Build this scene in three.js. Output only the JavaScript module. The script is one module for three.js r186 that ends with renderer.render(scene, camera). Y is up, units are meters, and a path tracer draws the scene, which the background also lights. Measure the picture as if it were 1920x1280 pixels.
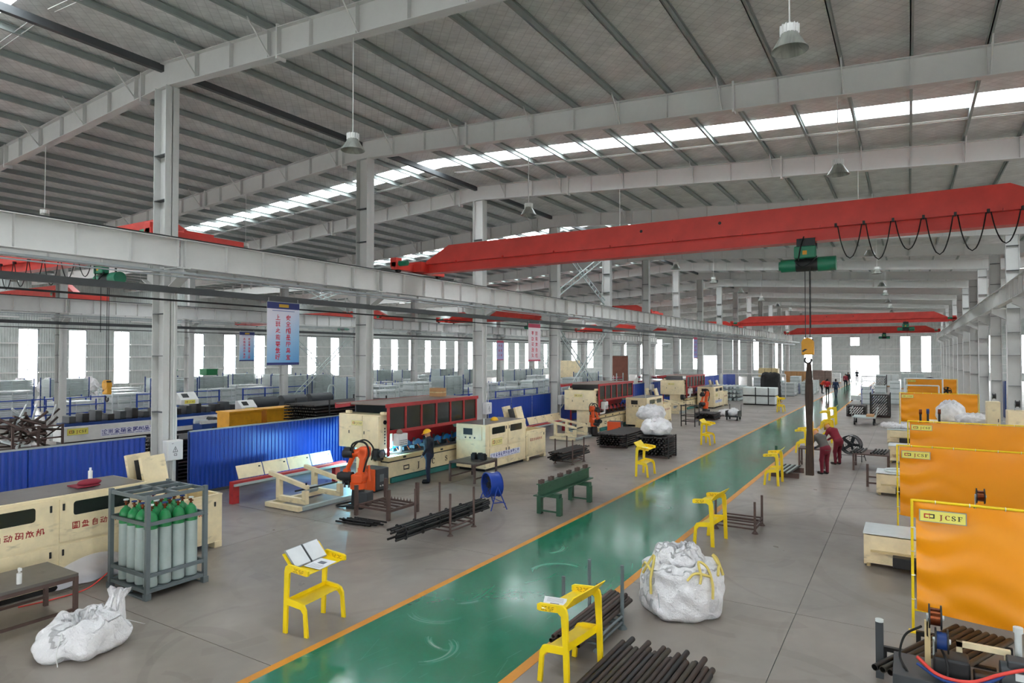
import * as THREE from 'three';
import { RoundedBoxGeometry } from 'three/addons/geometries/RoundedBoxGeometry.js';
import { mergeGeometries, mergeVertices } from 'three/addons/utils/BufferGeometryUtils.js';

// ---------------------------------------------------------------- camera, sky, exposure
// Hall axes: x to the right, y up, depth d down the hall (z = -d). Metres.
const scene = new THREE.Scene();
const camera = new THREE.PerspectiveCamera(55.74, 1.5, 0.1, 600);
camera.position.set(0, 4.2, 0);
camera.rotation.order = 'YXZ';
camera.rotation.set(THREE.MathUtils.degToRad(1.158), THREE.MathUtils.degToRad(31.55), 0);
scene.background = new THREE.Color(0.93, 0.97, 1.0);      // bright overcast sky
scene.backgroundIntensity = 9;
const renderer = new THREE.WebGLRenderer({ antialias: true });
renderer.toneMapping = THREE.LinearToneMapping;
renderer.toneMappingExposure = 1.6;
renderer.shadowMap.enabled = true;

// ---------------------------------------------------------------- helpers
const PI = Math.PI, R = THREE.MathUtils.degToRad;
let seed = 7;
const rnd = () => { seed = (seed * 1664525 + 1013904223) >>> 0; return seed / 4294967296; };
const rr = (a, b) => a + (b - a) * rnd();
const V = (x, y, d) => new THREE.Vector3(x, y, -d);
const names = new Map();
function numbered(n) { const k = names.get(n) ?? 0; names.set(n, k + 1); return k ? n + '_' + String(k).padStart(3, '0') : n; }
function meta(o, label, category, group, kind) {
  o.userData = { label, category };
  if (group) o.userData.group = group;
  if (kind) o.userData.kind = kind;
  return o;
}
function thing(name, label, category, [x, y, d] = [0, 0, 0], turn = 0, group, kind) {
  const o = new THREE.Group(); o.name = numbered(name); scene.add(o);
  o.position.set(x, y, -d); o.rotation.y = turn;
  return meta(o, label, category, group, kind);
}
function copyOf(root, [x, y, d], turn, label, group) {
  const c = root.clone(); c.name = numbered(root.name.replace(/_\d{3}$/, '')); scene.add(c);
  c.position.set(x, y, -d); c.rotation.y = turn; c.userData = { ...root.userData, label };
  if (group) c.userData.group = group;
  return c;
}
// uv in metres, taken from the side each face looks to
function metricUV(g) {
  const p = g.attributes.position, n = g.attributes.normal, uv = new Float32Array(p.count * 2);
  for (let i = 0; i < p.count; i++) {
    const ax = Math.abs(n.getX(i)), ay = Math.abs(n.getY(i)), az = Math.abs(n.getZ(i));
    if (ay >= ax && ay >= az) { uv[2 * i] = p.getX(i); uv[2 * i + 1] = p.getZ(i); }
    else if (ax >= az) { uv[2 * i] = p.getZ(i); uv[2 * i + 1] = p.getY(i); }
    else { uv[2 * i] = p.getX(i); uv[2 * i + 1] = p.getY(i); }
  }
  g.setAttribute('uv', new THREE.BufferAttribute(uv, 2));
  return g;
}
function join(list, keepUV) {
  const flat = [];
  for (let g of [list].flat(9)) {
    if (g.index) g = g.toNonIndexed();
    for (const k of Object.keys(g.attributes)) if (!['position', 'normal', 'uv'].includes(k)) g.deleteAttribute(k);
    g.morphAttributes = {};
    if (!g.attributes.uv) g.setAttribute('uv', new THREE.BufferAttribute(new Float32Array(g.attributes.position.count * 2), 2));
    flat.push(g);
  }
  const m = flat.length > 1 ? mergeGeometries(flat) : flat[0];
  return keepUV ? m : metricUV(m);
}
function part(parent, name, geos, mat, label, keepUV) {
  const m = new THREE.Mesh(geos.isBufferGeometry && geos.userData.done ? geos : join(geos, keepUV), mat);
  m.name = name; m.castShadow = m.receiveShadow = true;
  if (label) m.userData.label = label;
  parent.add(m);
  return m;
}
const shared = (geos) => { const g = join(geos); g.userData.done = true; return g; };
function solo(name, label, category, geos, mat, [x, y, d] = [0, 0, 0], group, kind) {
  const m = part(scene, numbered(name), geos, mat); m.position.set(x, y, -d);
  return meta(m, label, category, group, kind);
}
// primitives, all in (x, y, depth)
const B = (x0, x1, y0, y1, d0, d1) => new THREE.BoxGeometry(Math.abs(x1 - x0), Math.abs(y1 - y0), Math.abs(d1 - d0)).translate((x0 + x1) / 2, (y0 + y1) / 2, -(d0 + d1) / 2);
const RB = (x0, x1, y0, y1, d0, d1, r = 0.015) => new RoundedBoxGeometry(Math.abs(x1 - x0), Math.abs(y1 - y0), Math.abs(d1 - d0), 1, r).translate((x0 + x1) / 2, (y0 + y1) / 2, -(d0 + d1) / 2);
function along(g, p, q) {        // a shape built along +y, length 1 at unit height, laid from p to q
  const v = q.clone().sub(p), l = v.length();
  const m = new THREE.Matrix4().compose(p.clone().add(q).multiplyScalar(0.5), new THREE.Quaternion().setFromUnitVectors(new THREE.Vector3(0, 1, 0), v.divideScalar(l)), new THREE.Vector3(1, l, 1));
  return g.applyMatrix4(m);
}
// open pipe with a real bore
const pipe = (p, q, r, n = 10) => along(new THREE.LatheGeometry([[r, -0.5], [r, 0.5], [r * 0.8, 0.5], [r * 0.8, -0.5], [r, -0.5]].map(([x, y]) => new THREE.Vector2(x, y)), n), p, q);
const rod = (p, q, r, n = 8, r2 = r) => along(new THREE.CylinderGeometry(r2, r, 1, n), p, q);
function bar(p, q, w, h = w) {   // rectangular bar, its h side kept upright
  const v = q.clone().sub(p), l = v.length(), z = v.clone().normalize(), up = Math.abs(z.y) > 0.99 ? new THREE.Vector3(1, 0, 0) : new THREE.Vector3(0, 1, 0);
  const x = up.clone().cross(z).normalize(), y = z.clone().cross(x);
  return new THREE.BoxGeometry(w, h, l).applyMatrix4(new THREE.Matrix4().makeBasis(x, y, z).setPosition(p.clone().add(q).multiplyScalar(0.5)));
}
const cylY = (x, y0, y1, d, r, n = 16, r2 = r) => new THREE.CylinderGeometry(r2, r, y1 - y0, n).translate(x, (y0 + y1) / 2, -d);
const cylX = (x0, x1, y, d, r, n = 16) => new THREE.CylinderGeometry(r, r, Math.abs(x1 - x0), n).rotateZ(PI / 2).translate((x0 + x1) / 2, y, -d);
const cylD = (x, y, d0, d1, r, n = 16) => new THREE.CylinderGeometry(r, r, Math.abs(d1 - d0), n).rotateX(PI / 2).translate(x, y, -(d0 + d1) / 2);
const hose = (pts, r, n = 6, seg = 24) => new THREE.TubeGeometry(new THREE.CatmullRomCurve3(pts), seg, r, n);
const ball = (x, y, d, r, sx = 1, sy = 1, sz = 1, n = 14) => new THREE.SphereGeometry(r, n, Math.max(6, n - 4)).scale(sx, sy, sz).translate(x, y, -d);
// polygon in the (x, y) plane, thickness along depth from d0 to d1
function plateXY(pts, d0, d1, bevel = 0) {
  const s = new THREE.Shape(pts.map(([x, y]) => new THREE.Vector2(x, y)));
  return new THREE.ExtrudeGeometry(s, { depth: d1 - d0 - 2 * bevel, bevelEnabled: bevel > 0, bevelSize: bevel, bevelOffset: -bevel, bevelThickness: bevel, bevelSegments: 1 }).translate(0, 0, -d1 + bevel);
}
// polygon in the (depth, y) plane, thickness along x from x0 to x1
function plateDY(pts, x0, x1, holes = []) {
  const s = new THREE.Shape(pts.map(([d, y]) => new THREE.Vector2(d, y)));
  for (const h of holes) s.holes.push(new THREE.Path(h.map(([d, y]) => new THREE.Vector2(d, y))));
  return new THREE.ExtrudeGeometry(s, { depth: x1 - x0, bevelEnabled: false }).rotateY(PI / 2).translate(x0, 0, 0);
}
// sloping slab between (xa, ya) and (xb, yb), thickness t upwards, from depth d0 to d1
function slab(xa, ya, xb, yb, t, d0, d1) {
  return plateXY([[xa, ya], [xb, yb], [xb, yb + t], [xa, ya + t]], d0, d1);
}
const roundRect = (d0, d1, y0, y1, r) => {
  const o = [];
  for (const [cd, cy, a] of [[d1 - r, y1 - r, 0], [d0 + r, y1 - r, 90], [d0 + r, y0 + r, 180], [d1 - r, y0 + r, 270]])
    for (let k = 0; k <= 3; k++) o.push([cd + r * Math.cos(R(a + 30 * k)), cy + r * Math.sin(R(a + 30 * k))]);
  return o;
};

// ---------------------------------------------------------------- textures
function periodic(n, cells, s0) {           // tileable value noise, n x n
  let s = s0; const q = () => { s = (s * 1664525 + 1013904223) >>> 0; return s / 4294967296; };
  const out = new Float32Array(n * n); let amp = 1, tot = 0;
  for (const c of cells) {
    const g = Float32Array.from({ length: c * c }, q);
    for (let y = 0; y < n; y++) for (let x = 0; x < n; x++) {
      const fx = x / n * c, fy = y / n * c, ix = Math.floor(fx), iy = Math.floor(fy);
      let u = fx - ix, v = fy - iy; u = u * u * (3 - 2 * u); v = v * v * (3 - 2 * v);
      const a = g[(iy % c) * c + ix % c], b = g[(iy % c) * c + (ix + 1) % c], e = g[((iy + 1) % c) * c + ix % c], f = g[((iy + 1) % c) * c + (ix + 1) % c];
      out[y * n + x] += amp * ((a + (b - a) * u) * (1 - v) + (e + (f - e) * u) * v);
    }
    tot += amp; amp *= 0.6;
  }
  for (let i = 0; i < out.length; i++) out[i] /= tot;
  return out;
}
function dataTex(n, fn, srgb = true, metresX = 1, metresY = metresX) {
  const d = new Uint8Array(n * n * 4);
  for (let y = 0; y < n; y++) for (let x = 0; x < n; x++) {
    const c = fn(x, y), i = (y * n + x) * 4;
    for (let k = 0; k < 3; k++) d[i + k] = Math.max(0, Math.min(255, Math.round(255 * (c.length ? c[k] : c))));
    d[i + 3] = 255;
  }
  const t = new THREE.DataTexture(d, n, n, THREE.RGBAFormat);
  t.wrapS = t.wrapT = THREE.RepeatWrapping; t.magFilter = THREE.LinearFilter; t.minFilter = THREE.LinearMipmapLinearFilter; t.generateMipmaps = true;
  if (srgb) t.colorSpace = THREE.SRGBColorSpace;
  t.repeat.set(1 / metresX, 1 / metresY); t.needsUpdate = true;
  return t;
}
function canvasTex(w, h, draw, repeat) {
  const c = document.createElement('canvas'); c.width = w; c.height = h;
  const x = c.getContext('2d'); draw(x, w, h);
  const t = new THREE.CanvasTexture(c); t.colorSpace = THREE.SRGBColorSpace; t.magFilter = THREE.LinearFilter;
  if (repeat) t.wrapS = t.wrapT = THREE.RepeatWrapping;
  return t;
}
const nA = periodic(256, [4, 8, 16, 32, 64], 11), nB = periodic(256, [6, 14, 30, 70, 128], 23), nC = periodic(512, [5, 11, 23, 60, 140], 37), nD = periodic(512, [3, 7, 16, 40, 120], 51);
const mottle = dataTex(256, (x, y) => 0.965 + 0.14 * (nA[y * 256 + x] - 0.5), true, 1.7);
const grime = dataTex(256, (x, y) => { const a = nB[y * 256 + x], s = nA[((y * 3) % 256) * 256 + x]; const k = 0.97 + 0.18 * (a - 0.5) - (s > 0.62 ? (s - 0.62) * 1.2 : 0); return [k, k * 0.985, k * 0.96]; }, true, 2.3);
const streak = dataTex(256, (x, y) => 0.78 + 0.42 * (nB[((y >> 3) % 256) * 256 + x] - 0.5) + 0.1 * (nA[y * 256 + x] - 0.5), true, 0.9);
const roughN = dataTex(256, (x, y) => 0.72 + 0.5 * (nA[y * 256 + x] - 0.5), false, 2.9);
const concrete = canvasTex(1024, 1024, (c, w, h) => {      // 15 m of trowelled concrete with wheel scuffs
  const im = c.createImageData(w, h);
  for (let y = 0; y < h; y++) for (let x = 0; x < w; x++) {
    const a = nC[(y >> 1) * 512 + (x >> 1)], b = nD[(y >> 1) * 512 + (x >> 1)], e = nC[((y * 3) % 512) * 512 + ((x * 5) % 512)], i = (y * w + x) * 4;
    const k = 255 * (0.87 + 0.24 * (a - 0.5) + 0.26 * (b - 0.5) + 0.05 * (e - 0.5));
    im.data[i] = k; im.data[i + 1] = k * 0.975; im.data[i + 2] = k * 0.95; im.data[i + 3] = 255;
  }
  c.putImageData(im, 0, 0);
  for (let i = 0; i < 260; i++) {
    const x = rr(0, w), y = rr(0, h), r = rr(20, 190), a = rr(0, 6.3), l = rr(0.4, 1.8), dk = rnd() < 0.7;
    c.strokeStyle = dk ? `rgba(70,62,56,${rr(0.02, 0.09)})` : `rgba(225,220,212,${rr(0.02, 0.07)})`; c.lineWidth = rr(3, 20);
    for (const u of [0, w, -w]) for (const v of [0, h, -h]) { c.beginPath(); c.arc(x + u, y + v, r, a, a + l); c.stroke(); }
  }
}, true);
concrete.repeat.set(1 / 15, 1 / 15);
const concreteRough = dataTex(256, (x, y) => 0.62 + 0.5 * (nB[y * 256 + x] - 0.5), false, 7);
const foil = dataTex(512, (x, y) => {       // quilted foil under a wire net of diamonds, 1.2 m tile
  const u = x / 512 * 6, v = y / 512 * 6, f = (t) => Math.abs(t - Math.round(t));
  const l = Math.min(f(u + v), f(u - v + 0.001)), k = 0.93 + 0.2 * (nC[y * 512 + x] - 0.5);
  return l < 0.05 ? k * 0.92 : k;
}, true, 1.9);
const ribs = dataTex(64, (x) => { const t = (x / 64 * 4) % 1; return t < 0.2 ? 1 : t < 0.32 ? 1 - (t - 0.2) / 0.12 : t > 0.88 ? (t - 0.88) / 0.12 : 0; }, false, 0.8, 1);

// ---------------------------------------------------------------- materials
const M = {};
const mat = (color, roughness = 0.5, metalness = 0, map = mottle, extra = {}) => new THREE.MeshStandardMaterial({ color, roughness, metalness, map, ...extra });
const plain = dataTex(256, (x, y) => 0.985 + 0.035 * (nB[y * 256 + x] - 0.5), true, 1.3);
M.columnPaint = mat('#cbcbc8', 0.5, 0, plain);
M.steelPaint = mat('#d6d5d2', 0.5, 0, plain);            // pale grey steelwork
M.purlin = mat('#9ca4a0', 0.5, 0, mottle);             // galvanised purlins
M.foil = mat('#f2f3f1', 0.55, 0, foil);
M.wall = mat('#bfc5c2', 0.6, 0, mottle, { bumpMap: ribs, bumpScale: 0.03 });
M.outside = mat('#c9c9c6', 0.8, 0, mottle);
M.concrete = mat('#a39d97', 0.6, 0, concrete, { roughnessMap: concreteRough });
M.darkSteel = mat('#4e5153', 0.55, 0.1);
M.rail = mat('#3a3b3c', 0.5, 0.5);
M.crane = mat('#e2443a', 0.42, 0, mottle);
M.craneGreen = mat('#1f7d5c', 0.4, 0);
M.black = mat('#1d1e20', 0.5, 0);
M.rubber = mat('#151515', 0.75, 0);
M.white = mat('#e9e9e6', 0.5, 0);
M.cream = mat('#f4e5c0', 0.45, 0, grime);
M.creamDark = mat('#d8c596', 0.5, 0, grime);
M.red = mat('#b0262a', 0.5, 0, grime);
M.blue = mat('#0b3fa6', 0.42, 0, mottle);
M.blueDark = mat('#123a7c', 0.5, 0);
M.yellow = mat('#ffdc08', 0.4, 0, mottle);
M.amber = mat('#e0a21c', 0.5, 0, grime);
M.orange = mat('#ee5a1a', 0.42, 0, mottle);
M.graphite = mat('#3c4043', 0.5, 0);
M.greyFrame = mat('#6b7578', 0.45, 0.1, mottle);
M.cylinder = mat('#b4c2be', 0.4, 0, mottle);
M.cylGreen = mat('#1f8a4c', 0.38, 0, mottle);
M.greenSteel = mat('#2e5a45', 0.5, 0, grime);
M.rust = mat('#5f4d49', 0.65, 0.1, grime);
M.tubeBrown = mat('#54463f', 0.55, 0.35, streak);
M.tubeDark = mat('#3b3a39', 0.5, 0.45, streak);
M.tubeOlive = mat('#5a5347', 0.55, 0.35, streak);
M.galv = mat('#dfe5e4', 0.38, 0.15, mottle);
M.galvDull = mat('#b6c1bf', 0.45, 0.1, mottle);
M.steel = mat('#b9bcbd', 0.3, 0.8, streak);
M.copper = mat('#a5562f', 0.3, 0.8, streak);
const crumple = dataTex(512, (x, y) => { const r = (t) => 1 - Math.abs(2 * t - 1); return 0.6 * r(nD[y * 512 + x]) + 0.4 * r(nC[y * 512 + x]); }, false, 1.1);
M.bag = mat('#edebec', 0.6, 0, mottle, { side: THREE.DoubleSide, bumpMap: crumple, bumpScale: 0.055 });
M.bagYellow = mat('#e8d173', 0.65, 0);
M.paper = mat('#e8ecef', 0.7, 0);
M.card = mat('#b98e63', 0.8, 0, grime);
M.plateTop = mat('#8b7a74', 0.6, 0, grime);
M.tableTop = mat('#6a6765', 0.4, 0.3, grime);
M.glassDark = new THREE.MeshPhysicalMaterial({ color: '#3d4440', roughness: 0.12, metalness: 0, transmission: 0.55, thickness: 0 });
M.pane = new THREE.MeshPhysicalMaterial({ color: '#ffffff', roughness: 0.02, transmission: 1, thickness: 0 });
M.skylight = new THREE.MeshPhysicalMaterial({ color: '#f4f8fa', roughness: 0.05, transmission: 1, thickness: 0, side: THREE.DoubleSide });
M.blueShield = new THREE.MeshPhysicalMaterial({ color: '#2f9fe0', roughness: 0.3, transmission: 0.6, thickness: 0, side: THREE.DoubleSide });
M.frameGrey = mat('#9fa5a7', 0.5, 0.1);
M.navy = mat('#1c2433', 0.85, 0);
M.maroon = mat('#8a1e33', 0.8, 0);
M.skin = mat('#c58d6c', 0.6, 0);
M.helmet = mat('#f2b90c', 0.35, 0);
M.brick = mat('#8a5a4c', 0.85, 0);
M.leafGreen = mat('#1c7a45', 0.6, 0);

// ---------------------------------------------------------------- the building
const XL = -18.2, XR = 4.7, XF = -42.7, XW = -66.7, XE = 28;      // column rows, outer walls
const DB = -13.4, DE = 130.6, BAY = 8, D0 = 10.57;
const frames = []; for (let k = -2; k <= 14; k++) frames.push(D0 + BAY * k);
const roofY = (x) => x < XF ? 12.85 - 0.062 * 24.5 + 0.062 * (12 - Math.abs(x + 54.7)) : x < XR ? 12.85 - 0.062 * Math.abs(x - XL) : 12.85 - 0.062 * 22.9 + 0.062 * (11.65 - Math.abs(x - 16.35));
const strips = [[5.75, 6.95]]; for (let d = 23; d < 128; d += 16) strips.push([d - 0.6, d + 0.6]);
const slopes = [[XW, -54.7], [-54.7, XF], [XF, XL], [XL, XR], [XR, 16.35], [16.35, XE]];

{ // ground outside and floor slabs
  solo('yard_ground', 'pale concrete yard outside the hall', 'ground', B(-200, 160, -0.4, -0.02, -140, 300), M.outside, [0, 0, 0], null, 'structure');
  const f = thing('floor', 'grey concrete floor of the workshop hall', 'floor', [0, 0, 0], 0, null, 'structure');
  const xs = [XW, -58, -50, XF, -34.5, -26.3, XL, -12.8, -7.37, -1.6, XR, 12.5, 20, XE], ds = [DB];
  for (let d = -5.4; d < DE - 1; d += 5.6) ds.push(d); ds.push(DE);
  for (let i = 0; i < xs.length - 1; i++) for (let j = 0; j < ds.length - 1; j++)
    part(f, 'slab', B(xs[i] + 0.005, xs[i + 1] - 0.005, -0.15, 0, ds[j] + 0.005, ds[j + 1] - 0.005), M.concrete);
  part(f, 'joint_filler', B(XW, XE, -0.2, -0.012, DB, DE), M.darkSteel);
}
{ // painted walkway
  const paint = canvasTex(1024, 2048, (c, w, h) => {
    c.fillStyle = '#137657'; c.fillRect(0, 0, w, h);
    for (let i = 0; i < 2600; i++) { const k = rr(-10, 10); c.fillStyle = `rgba(${20 + k | 0},${120 + k | 0},${90 + k | 0},0.1)`; const e = [rr(0, w), rr(0, h), rr(6, 70), rr(10, 120), rr(0, PI)]; for (const v of [0, h, -h]) { c.beginPath(); c.ellipse(e[0], e[1] + v, e[2], e[3], e[4], 0, 7); c.fill(); } }
    const scuff = (x, y, r, a0, a1, n, s) => { for (let i = 0; i < n; i++) { c.strokeStyle = `rgba(225,238,232,${rr(0.04, 0.2)})`; c.lineWidth = rr(1, 5); const q = r + rr(-s, s); const ox = x + rr(-4, 4), oy = y + rr(-9, 9), b0 = a0 + rr(-0.2, 0.2), b1 = a1 + rr(-0.3, 0.3); for (const v of [0, h, -h]) { c.beginPath(); c.arc(ox, oy + v, Math.max(4, q), b0, b1); c.stroke(); } } };
    for (let i = 0; i < 16; i++) { const a = rr(0, 6.3); scuff(rr(100, w - 100), rr(50, h - 50), rr(40, 120), a, a + rr(0.6, 2.2), 16, 14); }
    for (let i = 0; i < 160; i++) { c.strokeStyle = `rgba(220,235,228,${rr(0.02, 0.12)})`; c.lineWidth = rr(1, 4); const x = rr(0, w), y = rr(0, h), l = rr(20, 160), a = rr(1.1, 2.0); for (const v of [0, h, -h]) { c.beginPath(); c.moveTo(x, y + v); c.lineTo(x + l * Math.cos(a), y + v + l * Math.sin(a)); c.stroke(); } }
  }, true);
  paint.repeat.set(1 / 5, 1 / 10);
  M.lane = new THREE.MeshPhysicalMaterial({ color: '#ffffff', roughness: 0.28, map: paint, roughnessMap: dataTex(256, (x, y) => 0.55 + 0.7 * (nA[y * 256 + x] - 0.5), false, 2.1), bumpMap: dataTex(256, (x, y) => nA[y * 256 + x], false, 1.3), bumpScale: 0.0016, clearcoat: 0.4, clearcoatRoughness: 0.12 });
  solo('aisle_paint', 'glossy green painted walkway down the hall', 'walkway', B(-7.24, -4.52, 0, 0.004, DB, 112), M.lane, [0, 0, 0], null, 'structure');
  M.lineYellow = mat('#d9932b', 0.5, 0, grime);
  solo('trim_1', 'orange yellow line along the left edge of the green walkway', 'floor line', B(-7.38, -7.24, 0, 0.004, DB, 112), M.lineYellow, [0, 0, 0], null, 'structure');
  solo('trim_2', 'orange yellow line along the right edge of the green walkway', 'floor line', B(-4.52, -4.37, 0, 0.004, DB, 112), M.lineYellow, [0, 0, 0], null, 'structure');
}
{ // roof: insulated sheets with translucent strips across every other bay
  const c = thing('ceiling', 'low pitched roof lined with netted grey insulation foil', 'ceiling', [0, 0, 0], 0, null, 'structure');
  const cuts = [DB]; for (const s of strips) cuts.push(...s); cuts.push(DE);
  slopes.forEach(([xa, xb]) => {
    const ya = roofY(xa + 1e-4), yb = roofY(xb - 1e-4);
    for (let i = 0; i < cuts.length - 1; i += 2) part(c, 'roof_sheet', slab(xa, ya, xb, yb, 0.12, cuts[i], cuts[i + 1]), M.foil);
    for (const [a, b] of strips) {
      const g = new THREE.BufferGeometry();
      g.setAttribute('position', new THREE.Float32BufferAttribute([xa, ya + 0.06, -a, xb, yb + 0.06, -a, xb, yb + 0.06, -b, xa, ya + 0.06, -b], 3)); g.setIndex([0, 1, 2, 0, 2, 3]); g.computeVertexNormals();
      part(c, 'skylight_panel', g, M.skylight, 'bright translucent roof strip');
    }
    // purlins along the hall, 1.5 m apart
    const n = Math.round(Math.abs(xb - xa) / 1.52);
    for (let i = 1; i < n; i++) {
      const x = xa + (xb - xa) * i / n, y = roofY(x) - 0.02;
      part(c, 'purlin', [B(x - 0.012, x + 0.012, y - 0.2, y, DB, DE), B(x - 0.012, x + 0.06, y - 0.2, y - 0.185, DB, DE), B(x - 0.012, x + 0.06, y - 0.02, y, DB, DE)], M.purlin);
    }
  });
  part(c, 'ridge_beam', [B(XL - 0.3, XL - 0.15, 12.42, 12.62, DB, DE)], M.darkSteel);
  for (const [xa, xb] of [[XF, XL], [XL, XR]]) for (const [, b] of strips) for (const e of [0.45, 0.6])
    part(c, 'sag_rod', rod(V(xa + 0.3, roofY(xa + 0.3) - 0.16, b + e), V(xb - 0.3, roofY(xb - 0.3) - 0.16, b + e), 0.014, 5), M.steelPaint);
}
// I-section rafter from (xa) to (xb) under the roof at depth d
function rafter(xa, xb, d, rich, label) {
  const g = thing('rafter', label, 'roof beam', [0, 0, 0], 0, 'roof beams', 'structure');
  const h = 0.72, y = (x) => roofY(x) - 0.22, e = 1e-3, A = xa + e, Z = xb - e;
  part(g, 'web', slab(A, y(A) - h, Z, y(Z) - h, h, d - 0.008, d + 0.008), M.steelPaint);
  part(g, 'top_flange', slab(A, y(A) - 0.016, Z, y(Z) - 0.016, 0.016, d - 0.13, d + 0.13), M.steelPaint);
  part(g, 'bottom_flange', slab(A, y(A) - h, Z, y(Z) - h, 0.018, d - 0.13, d + 0.13), M.steelPaint);
  const n = Math.round((xb - xa) / 1.52);
  for (let i = 1; i < n; i++) {
    const x = A + (Z - A) * i / n;
    part(g, 'stiffener', B(x - 0.006, x + 0.006, y(x) - h, y(x), d - 0.125, d + 0.125), M.steelPaint);
    if (rich && i % 2) part(g, 'flange_brace', rod(V(x + 0.05, y(x) - h + 0.03, d - 0.1), V(x + 0.05, y(x) + 0.04, d - 0.75), 0.022, 5), M.steelPaint);
    if (rich && i % 6 === 3) part(g, 'splice_plate', B(x + 0.34, x + 0.39, y(x) - h - 0.1, y(x) + 0.05, d - 0.14, d + 0.14), M.steelPaint);
  }
}
const ORD = 'first second third fourth fifth sixth seventh eighth ninth tenth eleventh twelfth thirteenth fourteenth fifteenth sixteenth seventeenth eighteenth nineteenth twentieth'.split(' ');
const ord = (k) => k < 20 ? ORD[k] : k % 10 === 9 ? ['thirtieth', 'fortieth'][(k - 29) / 10] : ['twenty', 'thirty', 'forty'][Math.floor(k / 10) - 2] + '-' + ORD[k % 10];
const seenAs = (k) => k < 2 ? ['farther', 'nearer'][k] + ' one behind the camera' : `${ord(k - 2)} in view`;
frames.forEach((d, k) => {
  const where = seenAs(k);
  rafter(XL, XR, d, k < 7, `pale grey roof beam over the green walkway, ${where}`);
  rafter(XF, XL, d, k < 6, `pale grey roof beam over the left aisle, ${where}`);
  rafter(XW, XF, d, false, `pale grey roof beam over the far left storage aisle, ${where}`);
  rafter(XR, XE, d, false, `pale grey roof beam over the right side aisle, ${where}`);
});
// H-section column with corbels
function column(x, d, side, label, rich) {
  const top = roofY(x) - 0.96, g = thing('column', label, 'column', [x, 0, d], 0, 'steel columns', 'structure');
  const hx = 0.29, hd = 0.2;
  part(g, 'flange', [B(hx - 0.02, hx, 0, top, -hd, hd)], M.columnPaint);
  part(g, 'flange', [B(-hx, -hx + 0.02, 0, top, -hd, hd)], M.columnPaint);
  part(g, 'web', [B(-hx, hx, 0, top, -0.01, 0.01)], M.columnPaint);
  for (const y of [2.55, 4.15, 5.35, 6.6, 8.6, 9.9]) part(g, 'stiffener', B(-hx + 0.02, hx - 0.02, y, y + 0.02, -hd, hd), M.darkSteel);
  part(g, 'base_plate', B(-0.38, 0.38, 0, 0.03, -0.3, 0.3), M.columnPaint);
  for (const s of side) {
    const P = [[hx * s, 6.05], [hx * s, 6.62], [(hx + 0.62) * s, 6.62], [(hx + 0.62) * s, 6.4]]; if (s < 0) P.reverse();
    part(g, 'corbel', [plateXY(P, -0.012, 0.012), B(s * hx, s * (hx + 0.64), 6.6, 6.63, -0.2, 0.2), along(new THREE.BoxGeometry(0.03, 1, 0.34), V(s * hx, 6.04, 0), V(s * (hx + 0.62), 6.39, 0))], M.columnPaint);
  }
  if (rich) part(g, 'conduit', [rod(V(hx + 0.03, 0.3, 0.1), V(hx + 0.03, 6.4, 0.1), 0.02, 6)], M.white);
}
frames.forEach((d, k) => {
  const where = seenAs(k);
  column(XL, d, [-1, 1], `pale grey steel column between the two aisles, ${where}`, k < 8);
  column(XF, d, [-1, 1], `pale grey steel column beyond the left aisle, ${where}`, false);
  column(XR, d, [-1, 1], `pale grey steel column along the right side, ${where}`, false);
});
// crane runway beams: one per bay
const RUN = 7.5;
function runway(x, label) {
  for (let k = 0; k < frames.length - 1; k++) {
    const a = frames[k], b = frames[k + 1], g = thing('runway_beam', `${label}, bay ${seenAs(k)}`, 'crane beam', [x, RUN - 0.86, a], 0, 'crane runway beams', 'structure');
    part(g, 'web', B(-0.007, 0.007, 0, 0.78, 0.01, b - a - 0.01), M.steelPaint);
    part(g, 'flange', B(-0.16, 0.16, 0.78, 0.8, 0.01, b - a - 0.01), M.steelPaint);
    part(g, 'flange', B(-0.14, 0.14, 0, 0.018, 0.01, b - a - 0.01), M.steelPaint);
    for (let i = 0; i <= 6; i++) part(g, 'stiffener', B(-0.13, 0.13, 0.02, 0.78, 0.1 + i * (b - a - 0.2) / 6 - 0.005, 0.1 + i * (b - a - 0.2) / 6 + 0.005), M.steelPaint);
    part(g, 'rail', B(-0.045, 0.045, 0.8, 0.86, 0, b - a), M.rail);
  }
}
runway(XL + 0.72, 'grey crane runway beam left of the walkway');
runway(XL - 0.72, 'grey crane runway beam at the right of the left aisle');
runway(XF + 0.72, 'grey crane runway beam at the far left of the left aisle');
runway(XF - 0.72, 'grey crane runway beam of the storage aisle');
runway(XR - 0.72, 'grey crane runway beam right of the walkway');
runway(XR + 0.72, 'grey crane runway beam of the right side aisle');
for (const [x, n] of [[XL, 'left of the walkway'], [XF, 'beyond the left aisle']]) {
  solo('tie_beam', `dark grey tie beam along the columns ${n}`, 'tie beam', B(-0.07, 0.07, 5.95, 6.13, DB, DE), M.darkSteel, [x + 0.38, 0, 0], null, 'structure');
  solo('overhead_cable', `black cable strung along the columns ${n}`, 'cable', B(-0.02, 0.02, 5.72, 5.77, DB, DE), M.rubber, [x + 0.36, 0, 0], null, 'structure');
  solo('conductor_rail', `grey conductor rail hung below the crane beam ${n}`, 'conductor rail', [B(-0.03, 0.03, 6.44, 6.5, DB, DE), B(-0.03, 0.03, 6.34, 6.37, DB, DE)], M.frameGrey, [x + 0.98, 0, 0], null, 'structure');
}
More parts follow.
